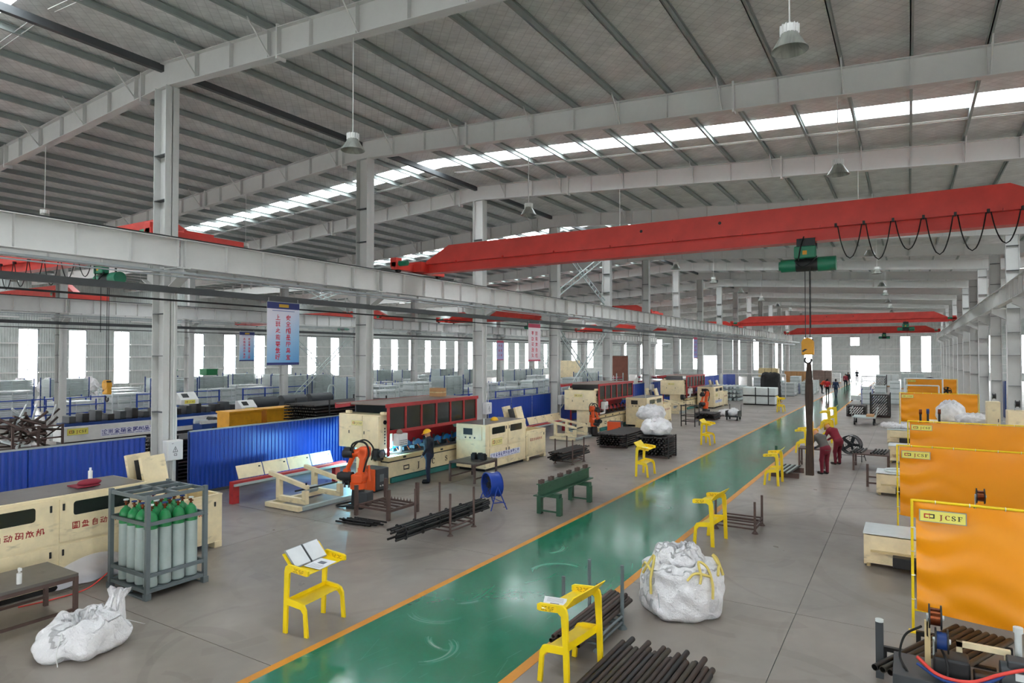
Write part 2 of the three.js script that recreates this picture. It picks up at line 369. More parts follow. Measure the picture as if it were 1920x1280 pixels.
// lattice cross bracing between two columns
function crossBrace(x, d0, d1, y0, y1, label) {
  const g = thing('cross_brace', label, 'bracing', [x, 0, d0], 0, 'lattice cross braces', 'structure'), w = d1 - d0;
  for (const [a, b, s] of [[0.25, w - 0.25, 0.1], [w - 0.25, 0.25, -0.1]]) {
    const p = V(s, y0, a), q = V(s, y1, b), n = new THREE.Vector3(0, (b - a), (y1 - y0)).normalize().multiplyScalar(0.16);
    const P1 = p.clone().add(n), P2 = p.clone().sub(n), Q1 = q.clone().add(n), Q2 = q.clone().sub(n);
    part(g, 'chord', bar(P1, Q1, 0.06), M.galvDull); part(g, 'chord', bar(P2, Q2, 0.06), M.galvDull);
    for (let i = 1; i < 15; i++) part(g, 'batten', bar(P1.clone().lerp(Q1, i / 15), P2.clone().lerp(Q2, i / 15), 0.05, 0.03), M.galvDull);
  }
}
crossBrace(XF, frames[5], frames[6], 0.2, 6.2, 'lattice cross brace behind the safety banner, left aisle columns');
crossBrace(XL, frames[5], frames[6], 0.9, 6.0, 'lattice cross brace between the columns above the blue screens');
crossBrace(XF, frames[5], frames[6], 7.9, 10.4, 'upper lattice brace over the left aisle crane beam');
crossBrace(XL, frames[5], frames[6], 7.9, 11.3, 'upper lattice brace over the crane beam by the red crane');
crossBrace(XF, frames[10], frames[11], 0.2, 6.2, 'lattice cross brace far down the left aisle columns');

// ---------------------------------------------------------------- outer walls with windows
const winCount = { n: 0 };
function windowUnit(axis, at, a0, a1, y0, y1, door, where) {     // axis 'd': wall along depth at x = at; axis 'x': wall across at depth = at
  const g = thing(door ? 'door_' + (++winCount.n) : 'window_' + (++winCount.n), `${door ? 'bright open gateway' : y1 - y0 < 2 ? 'small high window' : 'tall bright window'} in the ${where}`, door ? 'gate' : 'window', [0, 0, 0], 0, 'outer wall windows', 'structure');
  const bxx = (u0, u1, v0, v1, t) => axis === 'd' ? B(at - t, at + t, v0, v1, u0, u1) : B(u0, u1, v0, v1, at - t, at + t);
  const f = 0.05;
  part(g, 'window_frame', [bxx(a0, a0 + f, y0, y1, 0.09), bxx(a1 - f, a1, y0, y1, 0.09), bxx(a0, a1, y0, y0 + f, 0.09), bxx(a0, a1, y1 - f, y1, 0.09)], M.frameGrey);
  if (door) return;
  const m = (a0 + a1) / 2;
  part(g, 'mullion', bxx(m - 0.02, m + 0.02, y0, y1, 0.03), M.frameGrey);
  for (const t of [0.3, 0.72]) part(g, 'transom', bxx(a0, a1, y0 + (y1 - y0) * t - 0.02, y0 + (y1 - y0) * t + 0.02, 0.03), M.frameGrey);
  const pg = new THREE.PlaneGeometry(a1 - a0 - 0.04, y1 - y0 - 0.04); if (axis === 'd') pg.rotateY(PI / 2);
  pg.translate(axis === 'd' ? at : m, (y0 + y1) / 2, axis === 'd' ? -m : -at);
  part(g, 'pane', pg, M.pane);
}
function wall(name, label, axis, at, a0, a1, opens, sign, gable) {
  const g = thing(name, label, 'wall', [0, 0, 0], 0, null, 'structure'), T = 0.1, top = 11.6;
  const bxx = (u0, u1, v0, v1, t0 = -T, t1 = T) => axis === 'd' ? B(at + t0, at + t1, v0, v1, u0, u1) : B(u0, u1, v0, v1, at + t0, at + t1);
  const list = opens.slice().sort((p, q) => p[0] - q[0]);
  let u = a0; const geo = [];
  for (const [o0, o1, y0, y1, y2, y3] of list) {
    geo.push(bxx(u, o0, 0, top)); u = o1;
    if (y0 > 0.01) geo.push(bxx(o0, o1, 0, y0));
    if (y2) { geo.push(bxx(o0, o1, y1, y2), bxx(o0, o1, y3, top)); } else geo.push(bxx(o0, o1, y1, top));
  }
  geo.push(bxx(u, a1, 0, top));
  if (gable) for (const [xa, xb] of slopes) { const e = 1e-4; geo.push(plateXY([[xa, top], [xb, top], [xb, roofY(xb - e) + 0.11], [xa, roofY(xa + e) + 0.11]].filter((p, i, s) => i < 2 || p[1] > top), at - T, at + T)); }
  part(g, 'cladding', geo, M.wall);
  for (const [y, p] of [[1.25, 0.07], [2.6, 0.05], [3.95, 0.05], [5.2, 0.05], [7.5, 0.05], [8.9, 0.05]])
    for (let v = a0, i = 0; i <= list.length; i++) {
      const [o0, o1] = list[i] ?? [a1, a1];
      if (o0 - v > 0.2) part(g, 'girt', bxx(v, o0, y - p, y + p, sign > 0 ? T : -T - 0.14, sign > 0 ? T + 0.14 : -T), M.steelPaint);
      v = o1;
    }
  list.forEach(([o0, o1, y0, y1, y2, y3, dr], i) => { const w = `${name.split('_')[1]} outer wall, ${ord(i)} opening from the ${axis === 'd' ? 'near end' : 'left'}`; windowUnit(axis, at, o0, o1, y0, y1, dr, w); if (y2) windowUnit(axis, at, o0, o1, y2, y3, 0, w); });
}
{
  const side = []; for (let d = DB + 3; d < DE - 3; d += 4) side.push([d, d + 1.55, 1.3, 6.5]);
  wall('wall_left', 'pale ribbed metal outer wall at the far left', 'd', XW, DB, DE, side, 1);
  wall('wall_right', 'pale ribbed metal outer wall on the right', 'd', XE, DB, DE, side, -1);
  const end = [[-16.5, -15.1, 1.2, 7.35], [-13.5, -11.9, 1.2, 7.35], [-8.9, -7.4, 0, 4.05, 5.75, 7.3, 1], [-7.4, -4.4, 0, 4.05, 0, 0, 1], [-1.2, 0.3, 1.2, 7.35], [1.85, 3.3, 1.2, 7.35]];
  for (let x = -64.5; x < -18; x += 3.9) if (!(x > -36.5 && x < -31)) end.push([x, x + 1.45, 1.2, 7.35]);
  end.push([-36.2, -32.2, 0, 4.05, 0, 0, 1]);
  for (let x = 7; x < 26; x += 4.2) end.push([x, x + 1.45, 1.2, 7.35]);
  wall('wall_far', 'pale ribbed metal end wall with tall windows and open gateway', 'x', DE, XW, XE, end, -1, true);
  const back = []; for (let x = -64.5; x < 26; x += 4) back.push([x, x + 1.6, 1.2, 7.35]);
  wall('wall_back', 'pale ribbed metal end wall behind the camera', 'x', DB, XW, XE, back, 1, true);
}

// ---------------------------------------------------------------- lettering
// characters as pen strokes on a 10 x 10 grid, two digits a point
const GLYPH = {
  圆: '0090990900 3161633331 2565 2528 6568 4547 4729 4769', 盘: '4130 2171 2115 7175 0394 4245 1777 1719 3739 5759 7779 0999', 自: '5031 2282 2229 8289 2484 2686 2989',
  动: '0141 0444 2408 0848 3648 5393 9389 8979 7159', 码: '0040 2007 1444 1418 1848 4448 5191 9194 5155 5595 9599 9989 4777', 放: '2031 0242 1309 1443 4348 4838 6152 5393 8359 6399',
  机: '0343 2009 2406 2446 5157 5749 5181 8188 8898 9896', 安: '4041 1292 1213 9293 0494 4216 1689 6519', 全: '4003 4093 2474 1676 0999 4449', 帽: '0242 0207 4246 2009 5090 5054 9094 5292 5595 5559 9599 5797 5999',
  是: '2070 2024 7074 2272 2474 0595 4559 5878 2619 1999', 护: '0242 2009 0534 6061 5292 9295 5595 5259', 身: '4031 2171 2127 7179 2373 2575 0797 8418', 宝: '4041 1292 1213 9293 2474 2676 0999 4449 6778',
  上: '4049 4474 0999', 班: '0131 0434 0838 1118 4147 4729 6191 6494 6898 7178', 之: '4051 1383 8316 1698 2608', 前: '2031 6051 0292 1444 1419 4449 1646 6468 8489 8979', 要: '0191 1282 1215 8285 1585 3135 6165 0696 4628 2889 6639',
  戴: '1060 3003 0292 6079 7998 1353 1315 5355 1555 3335 1757 2739 4749 0959 8467', 好: '1006 0638 0242 4208 5090 9063 6369 6959 5494', 金: '4003 4093 2474 1676 0999 4449 2738 7768', 有: '0292 4019 3339 3383 8389 3585 3787',
  限: '0009 0030 3023 2335 3515 4090 4049 9094 4292 4494 6499', 公: '3004 6094 4418 1888 7799', 司: '0191 9198 9888 2373 1464 1417 5457 1757', 品: '2070 2024 7074 2474 0545 0509 4549 0949 5595 5559 9599 5999',
  制: '0242 2009 0454 0508 4548 6167 9099 9989', 属: '1090 1019 1292 9092 3373 3575 5349 2696 2629 9698', 沧: '0112 0415 0918 6033 6093 4575 4549 4989', 州: '1019 4049 7079 2434 5464', 硕: '0040 2007 1444 1418 1848 4448 5090 7273 5393 5358 9398 7476 7659 7799',
  检: '0343 2009 2406 6033 6093 5474 4657 6657 8667 4999', 事: '0191 4049 2272 2224 7274 2474 0595 2777', 故: '0242 2006 0646 0609 4649 0949 6152 5393 8359 6399', 可: '0191 7178 7858 1454 1417 5457 1757', 避: '0112 0419 0999 3060 3036 6063 3363 3555 5557 7172 6292 6494 7278 6696', 免: '3012 2262 2225 7275 2575 4519 5558 5898',
};
function brush(c, text, x, y, size, step, vertical, width = 0.1) {
  c.lineWidth = size * width; c.lineCap = 'round'; c.lineJoin = 'round';
  [...text].forEach((ch, i) => {
    const ox = x + (vertical ? 0 : i * step), oy = y + (vertical ? i * step : 0);
    for (const s of (GLYPH[ch] ?? '').split(' ')) {
      c.beginPath();
      for (let k = 0; k + 1 < s.length; k += 2) { const px = ox + size * (+s[k] + 0.5) / 10, py = oy + size * (+s[k + 1] + 0.5) / 10; k ? c.lineTo(px, py) : c.moveTo(px, py); }
      c.stroke();
    }
  });
}
function emblem(c, x, y, h) {                // red and black interlocked brackets
  const w = h * 1.9, t = h * 0.24;
  c.lineWidth = t; c.lineCap = 'butt'; c.lineJoin = 'miter';
  c.strokeStyle = '#b3261c'; c.beginPath(); c.moveTo(x + w * 0.52, y + t / 2); c.lineTo(x + t / 2, y + t / 2); c.lineTo(x + t / 2, y + h - t / 2); c.lineTo(x + w * 0.42, y + h - t / 2); c.stroke();
  c.strokeStyle = '#1d1b18'; c.beginPath(); c.moveTo(x + w * 0.5, y + t / 2); c.lineTo(x + w - t / 2, y + t / 2); c.lineTo(x + w - t / 2, y + h - t / 2); c.lineTo(x + w * 0.55, y + h - t / 2); c.stroke();
  c.strokeStyle = '#b3261c'; c.lineWidth = t * 0.5; c.beginPath(); c.moveTo(x + w * 0.52, y - h * 0.12); c.lineTo(x + w * 0.52, y + h * 1.15); c.stroke();
}
function logo(c, w, h, back) {
  if (back) { c.fillStyle = back; c.fillRect(0, 0, w, h); c.strokeStyle = '#a8a06a'; c.lineWidth = 5; c.strokeRect(2, 2, w - 4, h - 4); }
  emblem(c, w * 0.09, h * 0.3, h * 0.4);
  c.font = `bold ${h * 0.58 | 0}px serif`; c.textBaseline = 'middle'; c.textAlign = 'center';
  'JCSF'.split('').forEach((s, i) => { c.fillStyle = i < 2 ? '#8d2a1e' : '#1f2018'; c.fillText(s, w * (0.47 + i * 0.135), h * 0.53); });
}
const print = (t, rough = 0.5) => new THREE.MeshStandardMaterial({ map: t, roughness: rough, metalness: 0 });
M.logoPlate = print(canvasTex(512, 160, (c, w, h) => logo(c, w, h, '#e9e06a')));
M.logoCream = print(canvasTex(512, 160, (c, w, h) => logo(c, w, h, '#e3d58b')));
// a printed sheet: facing 'x' (towards +x) or 'd' (towards the camera end)
function decal(parent, name, m, w, h, x, y, d, face = 'x', label) {
  const g = new THREE.PlaneGeometry(w, h); if (face === 'x') g.rotateY(PI / 2);
  const o = part(parent, name, g, m, label, true); o.position.set(x, y, -d); return o;
}

// ---------------------------------------------------------------- overhead travelling cranes
function crane(x0, x1, d, label, o = {}) {
  const w = x1 - x0, g = thing('bridge_crane', label, 'crane', [x0, RUN, d], 0, 'red bridge cranes'), y0 = 0.0;
  const t = 1.7, H = 1.12, low = 0.42;
  const prof = [[0.55, y0 + low], [w - 0.55, y0 + low], [w - 0.55, y0 + low + 0.12], [w - t, y0 + H], [t, y0 + H], [0.55, y0 + low + 0.12]];
  part(g, 'girder_box', plateXY(prof, -0.2, 0.2), M.crane);
  part(g, 'girder_web', B(0.45, w - 0.45, y0 + 0.08, y0 + low, -0.03, 0.03), M.crane);
  part(g, 'girder_flange', [B(0.45, w - 0.45, y0 + 0.04, y0 + 0.075, -0.24, 0.24)], M.crane);
  for (let x = 2; x < w - 1; x += 2.2) part(g, 'lug', B(x, x + 0.12, y0 + low - 0.02, y0 + low + 0.06, -0.3, -0.2), M.crane);
  for (const x of [w * 0.5 - 0.9, w * 0.5 + 1.7]) part(g, 'port_hole', cylD(x, y0 + 0.86, -0.206, -0.19, 0.05, 14), M.black);
  for (const s of [0, 1]) {
    const X = s ? w : 0, e = part(g, 'end_truck', RB(X - 0.16, X + 0.16, 0.1, 0.42, -1.55, 1.55, 0.02), M.crane);
    for (const k of [-1.3, 1.3]) part(e, 'wheel', cylX(X - 0.07, X + 0.07, 0.132, k, 0.13, 18), M.rail);
    part(e, 'gearbox', RB(X - 0.2, X + 0.12, 0.2, 0.58, -1.55, -1.2, 0.02), M.crane);
    part(e, 'drive_motor', cylX(s ? X - 0.6 : X + 0.1, s ? X - 0.1 : X + 0.55, 0.34, -1.38, 0.11, 14), M.craneGreen);
    part(e, 'bracket', [B(X - 0.1 + (s ? -0.45 : 0), X + 0.1 + (s ? 0 : 0.45), 0.1, 0.5, -0.5, 0.5)], M.crane);
  }
  if (o.loops) {
    const [a, b, n] = o.loops;
    for (let i = 0; i < n; i++) {
      const p = a - x0 + (b - a) * i / n, q = a - x0 + (b - a) * (i + 1) / n - 0.1, y = y0 + low - 0.02, dr = 0.95 + 0.12 * Math.sin(i * 2.3);
      const pts = []; for (let k = 0; k <= 8; k++) { const u = k / 8; pts.push(V(p + (q - p) * u, y - dr * Math.pow(Math.sin(PI * u), 0.8), -0.3)); }
      part(g, 'festoon_cable', hose(pts, 0.016, 5, 20), M.rubber);
      part(g, 'cable_trolley', B(p - 0.08, p - 0.02, y - 0.02, y + 0.08, -0.34, -0.22), M.rail);
    }
  }
  return g;
}
function hoist(x, d, label, rope) {
  const y = RUN - 0.62, g = thing('electric_hoist', label, 'hoist', [x, y, d], 0, 'green electric hoists');
  part(g, 'drum_housing', cylX(-0.3, 0.32, 0, 0, 0.2, 20), M.black);
  part(g, 'motor', cylX(0.3, 0.78, 0, 0, 0.215, 20), M.craneGreen);
  part(g, 'gearbox', [cylX(-0.72, -0.3, 0, 0, 0.19, 20), cylX(-0.78, -0.72, 0, 0, 0.14, 16)], M.craneGreen);
  part(g, 'control_box', RB(-0.32, 0.28, 0.16, 0.52, -0.36, -0.1, 0.04), M.craneGreen);
  part(g, 'yellow_label', B(-0.08, 0.04, 0.26, 0.38, -0.365, -0.36), M.amber);
  part(g, 'trolley', [B(-0.25, 0.25, 0.5, 0.75, -0.3, -0.25), B(-0.25, 0.25, 0.5, 0.75, 0.25, 0.3), B(-0.04, 0.04, 0.15, 0.6, -0.27, -0.23), B(-0.04, 0.04, 0.15, 0.6, 0.23, 0.27), cylD(-0.15, 0.72, -0.3, 0.3, 0.03, 8)], M.black);
  part(g, 'wiring', hose([V(-0.3, 0.1, -0.3), V(-0.1, -0.1, -0.36), V(0.15, 0.02, -0.34), V(0.3, 0.2, -0.3)], 0.02, 5), M.rubber);
  part(g, 'wiring', hose([V(-0.05, 0.8, -0.3), V(-0.12, 0.5, -0.4), V(-0.2, 0.1, -0.34)], 0.02, 5), M.rubber);
  if (rope) {
    for (const s of [-0.06, 0.06]) part(g, 'wire_rope', rod(V(s, -0.15, 0), V(s, -rope, 0), 0.012, 5), M.rail);
    const hb = part(g, 'hook_block', [cylD(0, -rope, -0.09, 0.09, 0.17, 20), RB(-0.17, 0.17, -rope - 0.34, -rope, -0.08, 0.08, 0.03)], M.amber, 'yellow and black hook block');
    for (const k of [0, 1]) part(hb, 'hazard_stripe', along(new THREE.BoxGeometry(0.05, 1, 0.165), V(-0.14, -rope - 0.24 + 0.16 * k, 0), V(0.14, -rope - 0.04 + 0.16 * k, 0)), M.black);
    part(g, 'hook', new THREE.TorusGeometry(0.09, 0.028, 8, 18, 4.6).rotateZ(2.2).translate(0, -rope - 0.5, 0), M.black);
  }
  part(g, 'pendant_cable', rod(V(0.12, -0.1, -0.3), V(0.12, -1.9, -0.3), 0.012, 5), M.rubber);
  return g;
}
crane(XL + 0.72, XR - 0.72, 21, 'red bridge crane girder spanning the walkway aisle, nearest one', { loops: [-1.7, 4.0, 8] });
hoist(-2.55, 21, 'green electric hoist with long ropes under the nearest red crane', 2.35);
{
  const s = thing('lifting_sling', 'long rusty brown lifting sling hanging from the crane hook', 'sling', [-2.55, 0.62, 21]);
  const W = [0.115, 0.115, 0.1, 0.095, 0.07, 0.085, 0.1, 0.11, 0.1, 0.07, 0.04], pl = [], n = W.length - 1;
  for (let i = 0; i <= n; i++) pl.push([W[i], 3.35 * i / n]); for (let i = n; i >= 0; i--) pl.push([-W[i] * 0.8, 3.35 * i / n]);
  M.sling = mat('#5b493e', 0.85, 0, streak);
  part(s, 'band', plateXY(pl, -0.05, 0.0, 0.012), M.sling);
  part(s, 'band', plateXY(pl.map(([x, y]) => [x * 0.72 + 0.05, y]), 0.02, 0.06, 0.01), M.sling);
  part(s, 'edge_wear', bar(V(0.11, 0.2, 0.07), V(0.11, 1.6, 0.07), 0.03, 0.03), M.amber);
}
crane(XF + 0.72, XL - 0.72, 12, 'orange red bridge crane across the left aisle, nearest one', { loops: [-36, -24.5, 9] });
hoist(-24.2, 12, 'green electric hoist with yellow hook below the left aisle crane', 3.75);
crane(XL + 0.72, XR - 0.72, 79, 'red bridge crane far down the walkway aisle, upper of two');
hoist(-0.2, 79, 'small green hoist on the far upper red crane');
crane(XL + 0.72, XR - 0.72, 117, 'red bridge crane farthest down the walkway aisle, lower of two');
hoist(-3.2, 117, 'tiny green hoist on the farthest red crane');
crane(XW + 1, XF - 0.72, 20, 'dark red bridge crane in the storage aisle, left edge of the photo');
crane(XF + 0.72, XL - 0.72, 55, 'dark red bridge crane in the left aisle behind the second column');
hoist(-31.5, 55, 'green hoist in the middle of the left aisle crane');
crane(XW + 1, XF - 0.72, 48, 'bright red bridge crane in the storage aisle behind the columns');
hoist(-50, 48, 'dark green hoist on the storage aisle crane');
crane(XF + 0.72, XL - 0.72, 88, 'bright red bridge crane far down the left aisle');
crane(XR + 0.72, XE - 1, 58, 'red bridge crane in the right side aisle');

// ---------------------------------------------------------------- high bay lamps
{
  const h = thing('high_bay_lamp', 'high bay lamp above the walkway, nearest and largest at the top of the photo', 'lamp', [-1.5, 8.85, frames[2]], 0, 'high bay lamps');
  const lp = [[0.1, 0.24], [0.13, 0.2], [0.19, 0.1], [0.265, 0.0], [0.27, 0.0], [0.2, 0.115], [0.14, 0.215], [0.12, 0.26]].map(([x, y]) => new THREE.Vector2(x, y));
  part(h, 'reflector', new THREE.LatheGeometry(lp, 32), M.lampMetal ??= mat('#d3d6cd', 0.35, 0.35, streak));
  const hs = part(h, 'heat_sink', cylY(0, 0.25, 0.38, 0, 0.12, 20), M.white);
  for (let i = 0; i < 14; i++) part(hs, 'fin', new THREE.BoxGeometry(0.035, 0.14, 0.012).translate(0.125, 0.315, 0).rotateY(i * PI / 7), M.white);
  part(h, 'lens', cylY(0, 0.2, 0.215, 0, 0.125, 20), M.white);
  const lr = part(h, 'rod', cylY(0, 0, 1, 0, 0.012, 6), M.steelPaint); lr.position.y = 0.38;
  const hang = (o, x, y0) => { o.children.find((c) => c.name === 'rod').scale.y = roofY(x) - 0.93 - y0 - 0.38; };
  hang(h, -1.5, 8.85);
  let first = true;
  for (const [x, lab, y0] of [[-1.5, 'right', 8.85], [-10.75, 'left', 8.85], [-25.6, 'over the left aisle, right row', 8.85], [-35, 'over the left aisle, left row', 8.7], [-49, 'over the storage aisle', 8.9]])
    frames.forEach((d, k) => {
      if (k < 2 || k > 13 || (first && x === -1.5 && k === 2)) { if (k === 2) first = false; return; }
      hang(copyOf(h, [x, y0, d], 0, `high bay lamp ${lab === 'right' || lab === 'left' ? `over the walkway aisle, ${lab} row` : lab}, ${ord(k - 2)} from the camera`), x, y0);
    });
}

// ---------------------------------------------------------------- banners
function banner(x, d, y1, w, h, cols, label, tone) {
  const b = thing('safety_banner', label, 'banner', [x, y1 - h, d], 0, 'hanging banners');
  const t = canvasTex(256, 416, (c, W, H) => {
    const g = c.createLinearGradient(0, 0, W, H); tone.forEach((s, i) => g.addColorStop(i / (tone.length - 1), s)); c.fillStyle = g; c.fillRect(0, 0, W, H);
    c.fillStyle = tone.length > 2 ? '#26306e' : '#c0395a'; c.fillRect(0, 0, W, H * 0.11); c.fillRect(0, H * 0.955, W, H * 0.045);
    if (tone.length > 2) { c.fillStyle = '#c79a2c'; c.fillRect(W * 0.36, H * 0.035, W * 0.3, H * 0.05); c.fillStyle = '#5a6ca6'; for (let i = 0; i < 22; i++) c.fillRect(W * 0.16 + i * 8, H * 0.135, 6, 5); }
    c.strokeStyle = '#c2203c';
    cols.forEach((s, i) => brush(c, s, W * (i ? 0.26 : 0.58), H * 0.2, Math.min(W * 0.18, H * 0.6 / s.length), H * 0.73 / s.length, true, 0.12));
  });
  M['banner' + x + d] = print(t, 0.6);
  part(b, 'cloth', B(-0.004, 0.004, 0, h, -w / 2, w / 2), M.white);
  decal(b, 'printed_face', M['banner' + x + d], w, h, 0.008, h / 2, 0, 'x');
  for (const y of [0.01, h - 0.01]) part(b, 'hem_rod', rod(V(0, y, -w / 2), V(0, y, w / 2), 0.014, 6), M.frameGrey);
  for (const s of [-0.45, 0.45]) part(b, 'tie', rod(V(0, h, s * w), V(0, h + 0.12, s * w), 0.006, 4), M.white);
}
const sky3 = ['#e8dfe6', '#d5d6e6', '#8fb9dd', '#4f8fc8'];
banner(XL + 0.5, 14.3, 5.94, 1.3, 2.1, ['安全帽是护身宝', '上班之前要戴好'], 'blue and white safety banner with red characters by the second column', sky3);
banner(XF + 0.5, 30.8, 5.9, 1.3, 2.2, ['安全事故要上班', '之前检自护身好'], 'smaller blue banner with red characters farther behind, left of the large one', sky3);
banner(XL + 0.5, 31.2, 5.92, 1.35, 2.1, ['班前有自检', '事故可避免'], 'pale pink banner with dark red characters in the middle distance', ['#eadfe4', '#e6d3db']);
banner(XF + 0.5, 66, 5.9, 1.5, 2.4, ['全是安', '好品公'], 'pale violet banner far down the left aisle', ['#b9b4d4', '#a9a6d2']);
banner(XL + 0.5, 63, 5.9, 1.3, 2.1, ['要戴好帽', '安全班前'], 'small blue violet banner in the distance above the red frames', ['#8a8fc4', '#7d84c0']);

// ---------------------------------------------------------------- blue corrugated screens along the column row
{
  const corr = (w, h) => { const p = [], n = Math.round(w / 0.036); for (let i = 0; i <= n; i++) p.push([i % 4 < 2 ? 0.024 : 0, w * i / n]); const s = [...p, ...p.slice().reverse().map(([x, d]) => [x - 0.006, d])];
    const sh = new THREE.Shape(s.map(([x, d]) => new THREE.Vector2(x, d))); return new THREE.ExtrudeGeometry(sh, { depth: h, bevelEnabled: false }).rotateX(-PI / 2); };
  const spans = [[1.6, 10.05], [11.35, 17.9], [19.3, 25.7], [27.3, 34.0], [35.3, 41.9], [43.3, 50], [51.3, 58], [59.3, 66], [67.3, 74], [75.3, 82]];
  spans.forEach(([a, b], k) => {
    const g = thing('screen_panel', `blue corrugated steel screen between the columns, ${ord(k)} from the camera`, 'screen', [XL + 0.02, 0, a], 0, 'blue corrugated screens'), n = 3, w = (b - a) / n;
    for (let i = 0; i < n; i++) part(g, 'sheet', corr(w - 0.004, 1.8).translate(0, 0.1, -i * w), M.blue);
    part(g, 'top_rail', B(-0.03, 0.04, 1.9, 1.94, 0, b - a), M.frameGrey);
    part(g, 'bottom_rail', B(-0.03, 0.05, 0.02, 0.1, 0, b - a), M.darkSteel);
    for (let i = 0; i <= n; i++) part(g, 'post', B(-0.07, -0.03, 0, 1.92, i * w - 0.02, i * w + 0.02), M.blueDark);
  });
}
{ // grey boxes on the columns
  const warn = print(canvasTex(256, 256, (c, w, h) => {
    c.fillStyle = '#dcdcdd'; c.fillRect(0, 0, w, h); c.strokeStyle = '#33373a'; c.lineWidth = 7;
    c.beginPath(); c.moveTo(128, 70); c.lineTo(172, 146); c.lineTo(84, 146); c.closePath(); c.stroke();
    c.beginPath(); c.moveTo(132, 88); c.lineTo(120, 116); c.lineTo(134, 116); c.lineTo(124, 138); c.stroke();
    c.strokeRect(108, 178, 48, 26); for (let i = 0; i < 3; i++) c.fillRect(116 + i * 14, 186, 6, 10);
    c.fillStyle = '#555'; c.fillRect(60, 20, 34, 6); for (let i = 0; i < 6; i++) c.fillRect(84 + i * 15, 156, 9, 5);
  }));
  [[2, 1.5], [4, 1.55], [5, 1.5], [6, 1.5], [7, 1.5], [8, 1.5]].forEach(([k, y], i) => {
    const g = thing('distribution_box', `grey electrical box with warning triangle on a column, ${ord(i)} from the camera`, 'electrical box', [XL + 0.3, y - 0.28, frames[k] + 0.02], 0, 'column electrical boxes');
    part(g, 'housing', RB(0.03, 0.24, 0, 0.56, -0.24, 0.24, 0.012), M.white);
    part(g, 'door', RB(0.24, 0.262, 0.015, 0.545, -0.225, 0.225, 0.006), M.white);
    decal(g, 'warning_print', warn, 0.4, 0.48, 0.265, 0.28, 0);
    part(g, 'bracket', B(0, 0.03, 0.1, 0.5, -0.1, 0.1), M.frameGrey);
    part(g, 'cable_conduit', rod(V(0.12, 0.55, 0.1), V(0.12, 1.5, 0.1), 0.02, 6), M.white);
  });
}

// ---------------------------------------------------------------- tube stacking machines (cream cabinets with an open bin)
const stencil = (w, h, color, draw) => { const t = canvasTex(w, h, (c) => { c.fillStyle = '#000000'; c.fillRect(0, 0, w, h); c.strokeStyle = c.fillStyle = '#ffffff'; draw(c, w, h); }); t.colorSpace = THREE.NoColorSpace; return new THREE.MeshStandardMaterial({ color, roughness: 0.5, alphaMap: t, transparent: true }); };
const redText = stencil(1024, 160, '#a3231c', (c, w, h) => { brush(c, '圆盘自动码放机', 12, 24, 112, 144, false, 0.12); });
const firmStrip = print(canvasTex(1024, 110, (c, w, h) => { c.fillStyle = '#dfe0ee'; c.fillRect(0, 0, w, h); c.strokeStyle = '#2d3382'; brush(c, '沧州金硕金属制品有限公司', 18, 8, 66, 82, false, 0.13); c.fillStyle = '#3d4388'; for (let i = 0; i < 60; i++) if (i % 7 !== 6) c.fillRect(20 + i * 16, 86, 11, 12); }));
